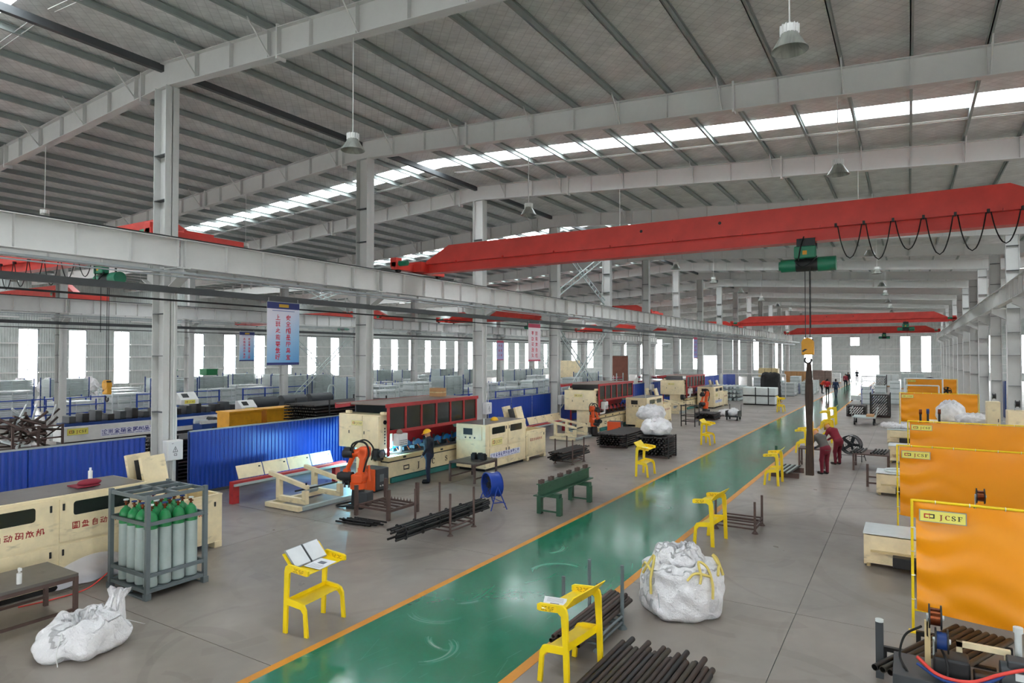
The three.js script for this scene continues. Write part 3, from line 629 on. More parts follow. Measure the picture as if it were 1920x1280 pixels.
function stacker(d, kind, label) {
  const g = thing('stacking_machine', label, 'machine', [-12.9, 0, d], 0, 'cream stacking machines'), L = 2.85, T = 1.68;
  part(g, 'body', [RB(-1.3, 0, 0.1, T, 0, L, 0.02)], M.cream);
  part(g, 'plinth', B(-1.2, -0.08, 0, 0.1, 0.08, L - 0.08), M.black);
  part(g, 'top_sheet', B(-1.27, -0.05, T, T + 0.006, 0.05, L - 0.05), M.tableTop);
  const doors = kind === 'near' ? [[-1.6, 1.17], [1.27, 2.72]] : [[0.25, 1.4], [1.5, 2.62]];
  if (kind === 'near') part(g, 'extension_body', [RB(-1.3, 0, 0.1, T, -2.6, 0.0, 0.02)], M.cream);
  doors.forEach(([a, b], i) => {
    const wa = a + (kind === 'near' ? 0.22 : 0.14), wb = kind === 'near' ? Math.min(b - 0.14, wa + 1.0) : b - 0.1, y0 = 0.86, o = kind === 'near' && i === 0 ? [b - 1.0, b - 0.27] : [wa, wb];
    const dr = part(g, 'door', plateDY([[a, y0], [b, y0], [b, T - 0.06], [a, T - 0.06]], 0.004, 0.026, [roundRect(o[0], o[1], 1.3, 1.55, 0.05)]), M.cream);
    part(dr, 'window', B(0.002, 0.008, 1.29, 1.56, o[0] - 0.01, o[1] + 0.01), M.glassDark, 'dark tinted window');
    part(dr, 'handle', RB(0.026, 0.045, 1.42, 1.54, (i ? a : b - 0.1) + 0.04, (i ? a : b - 0.1) + 0.075, 0.006), M.black);
    const low = part(g, 'lower_door', B(0.002, 0.018, 0.16, 0.8, a, b), M.cream);
    part(low, 'handle', RB(0.018, 0.036, 0.62, 0.73, (i ? a : b - 0.1) + 0.04, (i ? a : b - 0.1) + 0.075, 0.006), M.black);
    if (kind === 'near') decal(g, 'lettering', redText, 1.12, 0.175, 0.028, 1.12, i ? a + 0.75 : b - 0.66);
  });
  if (kind !== 'near') {
    decal(g, 'nameplate', M.logoCream, 0.72, 0.26, 0.03, 1.02, 0.72);
    decal(g, 'company_strip', firmStrip, 2.1, 0.22, 0.03, 0.52, 1.3);
    const cp = part(g, 'control_panel', RB(-1.15, -0.15, 1.12, 1.6, -0.03, 0, 0.01), M.cream);
    part(cp, 'screen', B(-0.95, -0.55, 1.3, 1.53, -0.036, -0.03), M.black);
    for (let i = 0; i < 3; i++) part(cp, 'button', cylD(-0.85 + i * 0.2, 1.2, -0.05, -0.03, 0.03, 10), M.graphite);
    part(g, 'signal_post', cylY(-0.1, T, T + 0.22, 0.05, 0.025, 8), M.white);
  }
  // open bin and its two raised lids
  const b0 = L + 0.03, b1 = L + 1.62, h = 1.13;
  const bin = part(g, 'bin', [B(-0.02, 0, 0.12, h, b0, b1), B(-1.3, -1.28, 0.12, h, b0, b1), B(-1.28, -0.02, 0.12, h, b0, b0 + 0.02), B(-1.28, -0.02, 0.12, h, b1 - 0.02, b1), B(-1.28, -0.02, 0.45, 0.48, b0, b1)], M.cream);
  part(bin, 'rim', [B(-0.07, 0.015, h, h + 0.03, b0, b1), B(-1.31, -1.23, h, h + 0.03, b0, b1), B(-1.23, -0.07, h, h + 0.03, b1 - 0.06, b1 + 0.01)], M.cream);
  const bd = part(g, 'bin_door', B(0.002, 0.016, 0.2, 1.06, b0 + 0.1, b1 - 0.1), M.cream);
  part(bd, 'handle', RB(0.016, 0.034, 0.9, 1.0, b1 - 0.2, b1 - 0.165, 0.006), M.black);
  decal(g, 'lettering', redText, 1.0, 0.155, 0.02, 0.8, b0 + 0.78);
  for (const k of [[-0.1, b0 + 0.1], [-0.1, b1 - 0.1], [-1.2, b0 + 0.1], [-1.2, b1 - 0.1]]) part(g, 'foot', RB(k[0] - 0.09, k[0] + 0.13, 0, 0.14, k[1] - 0.09, k[1] + 0.09, 0.01), M.cream);
  for (const x of [-0.85, -0.3]) part(g, 'lid', [along(new THREE.BoxGeometry(0.09, 1, 0.5), V(x - 0.1, h + 0.05, b0 + 0.42), V(x - 0.34, h + 0.95, b0 + 0.38))], M.cream);
  for (const x of [-0.78]) part(g, 'chute', along(new THREE.BoxGeometry(0.02, 1, 0.42), V(x + 0.08, h - 0.2, b0 + 0.45), V(x - 0.2, h + 0.85, b0 + 0.42)), M.black);
  return g;
}
stacker(4.35, 'near', 'cream tube stacking machine with red characters, behind the gas cylinder cage');
stacker(19.2, 'far', 'cream tube stacking machine with yellow nameplate and violet company strip');
stacker(35.9, 'far', 'cream tube stacking machine behind the white sacks');
stacker(51.0, 'plain', 'cream tube stacking machine in front of the bundled galvanised planks');
solo('cloth_hat', 'dark red folded cap lying on the cream cabinet top', 'cap', [ball(0, 0.05, 0, 0.16, 1, 0.4, 1.3), B(-0.2, 0.2, 0, 0.02, -0.3, 0.1)], M.maroon, [-13.4, 1.705, 6.35]);
solo('white_bottle', 'small white bottle standing on the near cream cabinet', 'bottle', [cylY(0, 0, 0.2, 0, 0.04, 12), cylY(0, 0.2, 0.26, 0, 0.02, 10)], M.white, [-13.9, 1.69, 6.6]);
solo('hard_hat', 'yellow hard hat resting on the second cream cabinet', 'helmet', [new THREE.SphereGeometry(0.14, 18, 9, 0, 7, 0, PI / 2).scale(1, 1, 1.2), cylY(0, 0, 0.015, 0, 0.17, 18)], M.helmet, [-13.5, 1.69, 20.7]);
{
  const c = thing('cardboard_box', 'tan cardboard box on the roof of the red welding hood', 'box', [-15.6, 2.58, 19.9]);
  part(c, 'carton', B(-0.25, 0.25, 0, 0.32, -0.2, 0.2), M.card); part(c, 'tape', B(-0.255, 0.255, 0.14, 0.18, -0.205, 0.205), M.creamDark);
}

// ---------------------------------------------------------------- automatic welding lines: cream bed, red glazed hood
const bedText = stencil(1024, 110, '#38332a', (c, w, h) => { c.lineWidth = 11; c.strokeRect(36, 38, 76, 36); c.font = 'bold 78px serif'; c.textBaseline = 'middle'; 'JCSF'.split('').forEach((s, i) => c.fillText(s, 250 + i * 230, h / 2)); });
const buttonPrint = print(canvasTex(128, 256, (c, w, h) => { c.fillStyle = '#e9d9b2'; c.fillRect(0, 0, w, h); c.fillStyle = '#2a2622'; for (let j = 0; j < 6; j++) for (const i of [38, 88]) { c.beginPath(); c.arc(i, 60 + j * 33, 11, 0, 7); c.fill(); } }));
function weldLine(d, label, o = {}) {
  const g = thing('welding_line', label, 'welding machine', [-14.4, 0, d], 0, 'automatic welding lines');
  // end stand and electrical cabinet facing the camera
  part(g, 'stand', RB(-1.25, -0.25, 0, 1.15, 0.0, 0.4, 0.02), M.cream);
  const cab = part(g, 'cabinet', RB(-1.95, -0.1, 1.13, 2.24, -0.1, 0.5, 0.02), M.cream);
  part(cab, 'door', RB(-1.92, -0.86, 1.17, 2.2, -0.125, -0.1, 0.008), M.cream);
  part(cab, 'door', RB(-0.84, -0.13, 1.17, 2.2, -0.125, -0.1, 0.008), M.cream);
  part(cab, 'handle', RB(-1.46, -1.43, 1.6, 1.7, -0.14, -0.125, 0.005), M.black);
  part(cab, 'handle', RB(-0.78, -0.75, 1.6, 1.7, -0.14, -0.125, 0.005), M.black);
  decal(cab, 'nameplate', M.logoCream, 0.5, 0.16, -1.08, 1.95, -0.128, 'd').rotation.y = 0;
  decal(cab, 'button_field', buttonPrint, 0.36, 0.75, -0.095, 1.6, 0.2);
  part(cab, 'dial', cylX(-0.1, -0.07, 2.0, 0.12, 0.07, 16), M.black);
  for (const x of [-1.75, -0.2]) part(cab, 'lifting_eye', RB(x, x + 0.2, 2.24, 2.34, 0.0, 0.14, 0.02), M.cream);
  // bed
  part(g, 'bed', [RB(-0.95, 0.02, 0.2, 0.7, 0.12, 4.4, 0.02)], M.cream);
  part(g, 'bed_rail', RB(-0.8, 0.1, 0.74, 0.88, 0.1, 5.2, 0.015), M.creamDark);
  part(g, 'bed_groove', B(-0.7, 0.08, 0.7, 0.74, 0.1, 5.1), M.black);
  part(g, 'guide_plate', B(-0.75, -0.05, 0.88, 0.9, 0.15, 5.1), M.tableTop);
  decal(g, 'bed_lettering', bedText, 3.4, 0.36, 0.03, 0.44, 2.5);
  for (let i = 0; i < 5; i++) part(g, 'bed_bracket', B(0.1, 0.115, 0.78, 0.84, 0.8 + i, 0.93 + i), M.black);
  part(g, 'teal_base', B(-0.8, 0.04, 0.02, 0.18, 0.3, 4.5), M.teal ??= mat('#2f7d78', 0.6));
  for (const k of [0.3, 2.3, 4.4]) part(g, 'bed_leg', B(-0.9, -0.02, 0, 0.2, k - 0.1, k + 0.1), M.creamDark);
  // chuck wheel at the near end
  const ch = part(g, 'chuck', cylX(-0.35, -0.12, 0.98, -0.02, 0.21, 24), M.black); part(ch, 'chuck_face', cylX(-0.12, -0.08, 0.98, -0.02, 0.12, 6), M.steel);
  part(g, 'chuck_plate', RB(-0.5, -0.36, 0.72, 1.25, -0.12, 0.14, 0.02), M.cream);
  // hood
  const y0 = 1.7, y1 = 2.5, L = 5.1, s0 = 0.15;
  const hood = part(g, 'hood_roof', slab(-2.2, y1 + 0.02, 0.04, y1 + 0.06, 0.03, s0 - 0.15, L + 0.1), M.plateTop);
  part(hood, 'roof_fascia', [B(0.04, 0.09, y1 - 0.02, y1 + 0.1, s0 - 0.15, L + 0.1)], M.red);
  part(hood, 'roof_fascia', [B(-2.25, -2.2, y1 - 0.1, y1 + 0.06, s0 - 0.15, L + 0.1)], M.red);
  part(hood, 'roof_fascia', [slab(-2.2, y1 - 0.12, -1.5, y1 - 0.02, 0.12, s0 - 0.18, s0 - 0.14)], M.red);
  part(g, 'hood_rail', B(0, 0.08, y0 - 0.06, y0 + 0.04, s0, L), M.red);
  for (let i = 0; i <= 6; i++) { const k = s0 + (L - s0) * i / 6; part(g, 'hood_post', B(0.0, 0.07, i === 0 || i === 6 ? 0.9 : y0, y1, k - 0.035, k + 0.035), M.red); }
  for (let i = 0; i < 6; i++) { const a = s0 + (L - s0) * i / 6 + 0.04, b = s0 + (L - s0) * (i + 1) / 6 - 0.04; part(g, 'hood_pane', B(0.028, 0.036, y0 + 0.04, y1, a, b), M.glassDark, 'dark tinted pane'); }
  part(g, 'back_wall', B(-1.8, -1.76, 0.9, y1, 0.5, L), M.graphite);
  part(g, 'back_post', B(-2.1, -2.02, 0, y1, 0.9, 0.98), M.red); part(g, 'back_post', B(-2.1, -2.02, 0, y1, L - 0.1, L - 0.02), M.red);
  part(g, 'apron', along(new THREE.BoxGeometry(0.03, 1, L - 0.6), V(-0.75, 1.12, L / 2 + 0.2), V(-0.5, 1.66, L / 2 + 0.2)), M.red);
  part(g, 'end_deflector', along(new THREE.BoxGeometry(0.02, 1, 0.9), V(-0.1, 1.5, L - 0.75), V(-0.25, 1.68, L - 0.75)), M.deflect ??= mat('#a9d8c4', 0.4));
  for (let i = 0; i < 8; i++) {
    const k = 0.85 + i * 0.55, t = part(g, 'welding_head', [RB(-0.55, -0.3, 0.92, 1.06, k - 0.1, k + 0.1, 0.02), cylY(-0.4, 1.06, 1.3, k, 0.05, 10)], M.black);
    part(t, 'torch', rod(V(-0.35, 1.2, k), V(-0.12, 0.95, k), 0.022, 8), M.copper);
    part(t, 'spatter_shield', new THREE.CircleGeometry(0.2, 20, 0, PI).rotateY(PI / 2).translate(-0.24, 1.08, -k), o.idle ? M.red : M.blueShield);
  }
  // hanging operator box
  const ob = part(g, 'operator_box', RB(0.05, 0.3, 1.22, 1.62, 0.35, 0.8, 0.02), M.white);
  for (let r = 0; r < 3; r++) for (let c = 0; c < 6; c++) part(ob, 'button', cylX(0.3, 0.312, 1.28 + r * 0.06, 0.42 + c * 0.062, 0.014, 8), M.graphite);
  part(ob, 'alarm_bell', ball(0.2, 1.66, 0.5, 0.1), M.plateTop);
  part(g, 'operator_arm', [hose([V(0.16, 1.24, 0.6), V(0.14, 1.02, 0.6), V(0.05, 0.98, 0.45), V(-0.1, 0.97, 0.15)], 0.05, 10)], M.white);
  // long red discharge beam towards the camera
  const db = part(g, 'discharge_beam', [B(-1.95, -1.75, 0.5, 0.62, -4.2, 0.05)], M.red);
  part(db, 'roller_edge', B(-1.75, -1.68, 0.5, 0.56, -4.2, 0.05), M.galvDull);
  part(g, 'beam_post', B(-1.95, -1.78, 0, 0.5, -4.2, -4.0), M.red); part(g, 'beam_post', B(-1.95, -1.78, 0, 0.5, -0.4, -0.2), M.red);
  for (let i = 0; i < 4; i++) {
    const fl = part(g, 'hinged_flap', along(new THREE.BoxGeometry(0.02, 1, 0.86), V(-2.05, 0.62, -3.4 + i * 0.9), V(-2.2, 0.98, -3.4 + i * 0.9)), M.cream);
    part(fl, 'hinge', B(-2.2, -2.14, 0.85, 0.9, -3.1 + i * 0.9, -3.04 + i * 0.9), M.black);
  }
  return g;
}
weldLine(15.6, 'cream welding line with red glazed hood and a worker standing at it');
weldLine(32.3, 'second cream welding line with red hood, behind the stacked black tubes', { idle: 1 });
weldLine(48.6, 'third cream welding line, half hidden behind the far robot', { idle: 1 });
// welding arcs: tiny glowing points with their light
[[-14.62, 0.97, 16.15], [-15.9, 0.95, 15.9]].forEach(([x, y, d], i) => {
  const a = solo('welding_arc', i ? 'blue white welding arc glowing behind the cream cabinet' : 'blue white welding arc glowing beside the operator box', 'welding arc', new THREE.IcosahedronGeometry(0.035, 1), new THREE.MeshStandardMaterial({ color: '#ffffff', emissive: '#cfeeff', emissiveIntensity: 6 }), [x, y, d]);
  const l = new THREE.PointLight('#8fdcff', i ? 15 : 6, 0, 2); l.position.set(x, y + 0.06, -d); l.castShadow = true; l.shadow.radius = 2; scene.add(l);
  return a;
});

// ---------------------------------------------------------------- cream transfer trestles in front of the lines
function trestle(x, d, label) {
  const g = thing('transfer_trestle', label, 'trestle', [x, 0, d], 0, 'cream transfer trestles');
  part(g, 'base_beam', B(-0.7, 0.66, 0.02, 0.14, 0, 0.14), M.cream);
  part(g, 'base_rail', B(0.56, 0.68, 0.02, 0.12, 0.14, 2.0), M.galvDull, 'grey steel side rail');
  part(g, 'base_rail', B(-0.7, -0.58, 0.02, 0.14, 0.14, 2.0), M.cream);
  for (const k of [0.3, 1.55]) {
    part(g, 'foot_beam', B(-0.62, 0.58, 0.14, 0.28, k, k + 0.13), M.cream);
    part(g, 'upright', B(-0.62, -0.48, 0.28, 0.8, k, k + 0.13), M.cream);
    part(g, 'upright', B(0.44, 0.58, 0.28, 0.5, k, k + 0.13), M.cream);
    part(g, 'sloping_arm', along(new THREE.BoxGeometry(0.11, 1, 0.1), V(-0.95, 0.86, k + 0.06), V(0.62, 0.6, k + 0.06)), M.cream);
    part(g, 'arm_strip', along(new THREE.BoxGeometry(0.02, 1, 0.07), V(-0.95, 0.8, k + 0.12), V(0.62, 0.54, k + 0.12)), M.galvDull);
    part(g, 'stop_pin', cylY(0.55, 0.62, 0.72, k + 0.06, 0.025, 8), M.black);
  }
  part(g, 'motor', [cylD(0.1, 0.42, 0.8, 1.1, 0.1, 14)], M.galvDull);
  part(g, 'drive_shaft', rod(V(0.3, 0.5, 0.2), V(0.3, 0.5, 1.7), 0.025, 8), M.rail);
}
trestle(-14.5, 11.7, 'cream trestle with two sloping arms in front of the first robot');
trestle(-14.5, 28.3, 'cream trestle with sloping arms before the second welding line');
trestle(-14.5, 45.0, 'cream trestle with sloping arms before the third welding line');

// ---------------------------------------------------------------- orange robots
function robot(x, d, turn, label, k = 1) {
  const g = thing('industrial_robot', label, 'robot', [x, 0, d], turn, 'orange robot arms'); g.scale.setScalar(k);
  part(g, 'pedestal', [RB(-0.24, 0.24, 0, 0.08, -0.24, 0.24, 0.01), cylY(0, 0.08, 0.52, 0, 0.2, 20, 0.17)], M.black);
  part(g, 'pedestal_box', RB(0.1, 0.36, 0.1, 0.45, -0.16, 0.2, 0.02), M.graphite);
  const tt = part(g, 'turntable', [cylY(0, 0.52, 0.68, 0, 0.22, 24), RB(-0.16, 0.2, 0.66, 0.92, -0.16, 0.16, 0.05)], M.orange);
  part(tt, 'motor', [cylX(-0.52, -0.16, 0.84, -0.04, 0.13, 16), cylX(-0.6, -0.52, 0.84, -0.04, 0.1, 14)], M.black);
  part(tt, 'motor', [cylX(-0.46, -0.14, 0.66, 0.08, 0.09, 14)], M.black);
  const la = part(g, 'lower_arm', [along(new RoundedBoxGeometry(0.2, 1, 0.16, 2, 0.05), V(0.08, 0.74, 0), V(0.18, 1.5, 0)), cylD(0.08, 0.84, -0.14, 0.14, 0.15, 20), cylD(0.18, 1.46, -0.13, 0.13, 0.13, 20)], M.orange);
  part(la, 'balance_rod', rod(V(0.3, 0.72, 0.1), V(0.26, 1.15, 0.1), 0.04, 10), M.orange);
  const ua = part(g, 'upper_arm', [along(new THREE.CylinderGeometry(0.1, 0.13, 1, 16), V(0.24, 1.56, 0), V(-0.16, 1.46, 0)), RB(0.06, 0.34, 1.4, 1.68, -0.13, 0.13, 0.06)], M.orange);
  part(ua, 'motor', [cylX(-0.44, -0.14, 1.46, -0.02, 0.12, 16), RB(-0.4, -0.2, 1.5, 1.64, -0.1, 0.06, 0.02)], M.black);
  const fa = part(g, 'forearm', [rod(V(-0.16, 1.42, 0), V(-0.36, 0.98, 0), 0.075, 12, 0.055), cylD(-0.36, 0.98, -0.08, 0.08, 0.08, 14)], M.orange);
  const gr = part(g, 'gripper', [RB(-0.48, -0.24, 0.8, 0.93, -0.1, 0.1, 0.02), B(-0.47, -0.43, 0.62, 0.8, -0.06, 0.06), B(-0.29, -0.25, 0.62, 0.8, -0.06, 0.06)], M.graphite);
  part(gr, 'finger', B(-0.44, -0.41, 0.52, 0.66, -0.03, 0.03), M.steel); part(gr, 'finger', B(-0.31, -0.28, 0.52, 0.66, -0.03, 0.03), M.steel);
  part(g, 'cable_loop', hose([V(-0.1, 1.5, -0.12), V(-0.12, 1.72, -0.14), V(0.08, 1.82, -0.1), V(0.28, 1.76, -0.08), V(0.38, 1.52, -0.1), V(0.3, 1.24, -0.12), V(0.22, 1.0, -0.1)], 0.028, 8, 30), M.rubber);
  part(g, 'cable_loop', hose([V(-0.3, 1.5, 0.05), V(-0.05, 1.78, 0.05), V(0.2, 1.84, 0.05), V(0.42, 1.64, 0.06), V(0.36, 1.3, 0.08)], 0.022, 8, 30), M.rubber);
  part(g, 'floor_cable', hose([V(0.2, 0.2, 0.2), V(-0.3, 0.05, -0.2), V(-0.65, 0.03, -0.05), V(-0.5, 0.03, 0.35), V(0.1, 0.1, 0.3)], 0.025, 6, 30), M.rubber);
  return g;
}
robot(-12.95, 13.0, 0.25, 'orange robot arm with black motors, nearest of the three');
robot(-14.0, 31.0, 2.6, 'orange robot arm before the second welding line', 0.9);
robot(-11.9, 44.6, 1.2, 'orange robot arm by the third welding line');
{
  const c = thing('robot_controller', 'orange and dark grey robot control cabinet on the floor behind the near robot', 'control cabinet', [-14.2, 0, 14.6]);
  part(c, 'front', RB(-0.36, 0.34, 0.04, 0.7, -0.03, 0.04, 0.02), M.orange);
  part(c, 'housing', RB(-0.36, 0.36, 0.04, 0.7, 0.04, 0.6, 0.02), M.graphite);
  part(c, 'panel', B(0.36, 0.366, 0.3, 0.52, 0.2, 0.38), M.greyFrame); for (let i = 0; i < 2; i++) part(c, 'knob', cylX(0.36, 0.38, 0.18, 0.22 + i * 0.1, 0.025, 10), M.white);
  for (const [x, d] of [[-0.3, 0.02], [0.3, 0.02], [-0.3, 0.54], [0.3, 0.54]]) part(c, 'foot', cylY(x, 0, 0.05, d, 0.03, 8), M.black);
  const c2 = copyOf(c, [-13.1, 0, 31.5], 0.2, 'orange box shaped controller beside the second robot');
}

// ---------------------------------------------------------------- gas cylinder cage
function filmSheet() {                       // limp sheet leaning on a cabinet, ragged outline
  const nx = 40, ny = 16, pos = [], idx = [];
  for (let j = 0; j <= ny; j++) for (let i = 0; i <= nx; i++) { const u = i / nx, v = j / ny, top = 0.5 * Math.pow(Math.sin(PI * (0.12 + 0.8 * u)), 0.6) * (0.75 + 0.25 * u); pos.push(0.05 * Math.sin(u * 19 + v * 7) * (1 - v) * 0.6 + 0.05 + 0.16 * (1 - v), v * top + 0.012, -1.35 * u - 0.05 * Math.sin(v * 6)); }
  for (let j = 0; j < ny; j++) for (let i = 0; i < nx; i++) { const a = j * (nx + 1) + i; idx.push(a, a + 1, a + nx + 1, a + 1, a + nx + 2, a + nx + 1); }
  const g = new THREE.BufferGeometry(); g.setAttribute('position', new THREE.Float32BufferAttribute(pos, 3)); g.setIndex(idx); g.computeVertexNormals(); return g;
}
{
  const g = thing('cylinder_cage', 'grey steel cage holding green topped gas cylinders', 'cage', [-11.73, 0, 6.74]), a = 0.59, b = 0.53, t = 0.035;
  for (const x of [-a, a]) for (const d of [-b, b]) part(g, 'post', B(x - t, x + t, 0, 1.78, d - t, d + t), M.greyFrame);
  for (const y of [1.72, 1.28, 0.4, 0.14]) {
    for (const d of [-b, b]) part(g, 'rail', B(-a, a, y - 0.03, y + 0.03, d - 0.02, d + 0.02), M.greyFrame);
    for (const x of [-a, a]) part(g, 'rail', B(x - 0.02, x + 0.02, y - 0.03, y + 0.03, -b, b), M.greyFrame);
  }
  for (const x of [-0.2, 0.2]) part(g, 'top_bar', B(x - 0.03, x + 0.03, 1.7, 1.76, -b, b), M.greyFrame);
  part(g, 'top_bar', B(-a, a, 1.7, 1.76, -0.03, 0.03), M.greyFrame);
  part(g, 'floor_plate', B(-a, a, 0.13, 0.15, -b, b), M.greyFrame);
  for (const x of [-a, 0, a]) for (const d of [-b, b]) part(g, 'foot', B(x - 0.05, x + 0.05, 0, 0.11, d - 0.05, d + 0.05), M.greyFrame);
  for (const d of [-b, b]) part(g, 'skid', B(-a, a, 0, 0.03, d - 0.04, d + 0.04), M.greyFrame);
  const body = [[0, 0.15], [0.1, 0.155], [0.112, 0.18], [0.112, 1.22]].map(([x, y]) => new THREE.Vector2(x, y));
  const cap = [[0.113, 1.16], [0.114, 1.26], [0.107, 1.33], [0.088, 1.39], [0.055, 1.43], [0.03, 1.445], [0.03, 1.47]].map(([x, y]) => new THREE.Vector2(x, y));
  const bg = shared([new THREE.LatheGeometry(body, 20)]), cg = shared([new THREE.LatheGeometry(cap, 20)]), vg = shared([cylY(0, 1.47, 1.56, 0, 0.02, 8), cylX(-0.06, 0.06, 1.52, 0, 0.014, 6)]), hg = shared([cylY(0, 1.56, 1.58, 0, 0.045, 12)]);
  for (let i = 0; i < 4; i++) for (let j = 0; j < 4; j++) {
    const c = thing('gas_cylinder', `grey gas cylinder with green shoulder, ${['leftmost', 'second from left', 'third from left', 'rightmost'][i]} in the ${['front', 'second', 'third', 'back'][j]} row of the cage`, 'gas cylinder', [-11.73 - 0.4 + i * 0.27, 0, 6.74 - 0.37 + j * 0.245], 0, 'gas cylinders in the cage');
    part(c, 'body', bg, M.cylinder); part(c, 'shoulder', cg, M.cylGreen); part(c, 'valve', vg, M.copper); part(c, 'hand_wheel', hg, (i + j) % 3 ? M.blueDark : M.galv);
  }
  solo('red_hose', 'thin red hose trailing from the cylinder cage along the floor', 'hose', hose([V(-12.36, 0.5, 6.6), V(-12.42, 0.3, 6.3), V(-12.45, 0.06, 5.9), V(-12.5, 0.02, 5.4), V(-12.6, 0.02, 4.9)], 0.012, 6, 40), M.crane);
  solo('plastic_film', 'crumpled clear plastic film draped against the cream cabinet', 'film', filmSheet(), new THREE.MeshPhysicalMaterial({ color: '#f0eef4', roughness: 0.25, transmission: 0.5, thickness: 0, side: THREE.DoubleSide }), [-12.84, 0.1, 5.45]);
}
function workTable(x, d, w, l, h, label, top = M.tableTop) {
  const g = thing('work_table', label, 'table', [x, 0, d], 0, 'grey steel work tables');
  part(g, 'table_top', RB(-w / 2, w / 2, h - 0.05, h, -l / 2, l / 2, 0.006), top);
  for (const a of [-1, 1]) for (const b of [-1, 1]) part(g, 'leg', B(a * (w / 2 - 0.03) - 0.03, a * (w / 2 - 0.03) + 0.03, 0, h - 0.05, b * (l / 2 - 0.03) - 0.03, b * (l / 2 - 0.03) + 0.03), M.rust);
  for (const a of [-1, 1]) part(g, 'stretcher', B(a * (w / 2 - 0.03) - 0.02, a * (w / 2 - 0.03) + 0.02, 0.13, 0.17, -l / 2 + 0.05, l / 2 - 0.05), M.rust);
  part(g, 'apron', B(w / 2 - 0.03, w / 2 - 0.01, h - 0.11, h - 0.05, -l / 2, l / 2), M.rust);
  return g;
}
workTable(-11.85, 4.35, 1.05, 1.75, 0.72, 'dark steel work table with chips, cut by the left edge of the photo');
solo('white_spray_bottle', 'white spray bottle standing on the near work table', 'bottle', [cylY(0, 0, 0.16, 0, 0.035, 12), cylY(0, 0.16, 0.21, 0, 0.016, 8), B(-0.02, 0.05, 0.2, 0.24, -0.015, 0.015)], M.white, [-11.55, 0.72, 4.5]);
workTable(-12.55, 17.95, 1.05, 1.35, 0.66, 'steel work table beside the worker, black blocks on it');
for (let i = 0; i < 3; i++) solo('rubber_block', `black ribbed rubber block on the work table, ${['left', 'middle', 'right'][i]} one`, 'block', [cylY(0, 0, 0.2, 0, 0.085, 12), RB(-0.09, 0.09, 0, 0.17, -0.09, 0.09, 0.02)], M.rubber, [-12.62 + i * 0.19, 0.66, 18.1 + (i % 2) * 0.08]);

// ---------------------------------------------------------------- woven sacks
const nz = (x, y, z) => Math.sin(x * 3.1 + 1.3 * Math.sin(y * 2.3 + z)) * 0.5 + Math.sin(y * 5.7 + 1.7 * Math.sin(z * 3.3 + x)) * 0.3 + Math.sin(z * 9.1 + 2.1 * Math.sin(x * 4.7 + y)) * 0.2;
function sackShell(prof, sx, sd, amp, s, fold = 14) {      // prof: [radius, height] from the floor up and in over the rim
  const nu = 96, nv = prof.length * 7, pos = [], idx = [], c = new THREE.CatmullRomCurve3(prof.map(([r, y]) => new THREE.Vector3(r, y, 0)));
  for (let j = 0; j <= nv; j++) {
    const p = c.getPoint(j / nv), v = j / nv;
    for (let i = 0; i < nu; i++) {
      const a = i / nu * 2 * PI, ca = Math.cos(a), sa = Math.sin(a), k = Math.sin(Math.min(1, v * 1.6) * PI * 0.5);
      const w = nz(ca * 1.7 + s, sa * 1.7, p.y * 2.2 + s) * amp + Math.sin(a * fold + 3 * nz(ca + s, sa, p.y)) * amp * 0.22 * k;
      const r = Math.max(0.01, p.x + w * Math.min(1, p.x * 3));
      pos.push(r * ca * sx, Math.max(0, p.y + (v > 0.05 ? nz(ca * 2 + 5, sa * 2 + s, v * 3) * amp * 0.9 * k : 0)), r * sa * sd);
    }
  }
  for (let j = 0; j < nv; j++) for (let i = 0; i < nu; i++) { const a = j * nu + i, b = j * nu + (i + 1) % nu; idx.push(a, a + nu, b, b, a + nu, b + nu); }
  const g = new THREE.BufferGeometry(); g.setAttribute('position', new THREE.Float32BufferAttribute(pos, 3)); g.setIndex(idx); g.computeVertexNormals();
  return g;
}
{
  const s = thing('white_sack', 'slumped white woven sack on the floor at lower left', 'sack', [-10.12, 0, 4.72], 0.35);
  part(s, 'bag_body', sackShell([[0.02, 0.0], [0.46, 0.005], [0.58, 0.1], [0.55, 0.26], [0.44, 0.4], [0.3, 0.46], [0.2, 0.4], [0.12, 0.3], [0.02, 0.26]], 0.98, 0.95, 0.09, 1.3, 9), M.bag);
  part(s, 'gathered_neck', sackShell([[0.2, 0.3], [0.17, 0.42], [0.13, 0.54], [0.1, 0.66], [0.15, 0.76], [0.08, 0.72], [0.03, 0.62]], 1, 1.1, 0.05, 4.1, 7).rotateX(-0.35).translate(0.14, -0.04, -0.26), M.bag);
  part(s, 'tie_tape', bar(V(0.15, 0.28, 0.45), V(0.3, 0.03, 0.85), 0.03, 0.008), M.white);
  for (const a of [0.4, 2.6]) part(s, 'seam', hose([V(0.5 * Math.sin(a), 0.02, -0.62 * Math.cos(a)), V(0.47 * Math.sin(a), 0.2, -0.63 * Math.cos(a)), V(0.36 * Math.sin(a), 0.42, -0.5 * Math.cos(a))], 0.008, 4, 12), M.white);
}
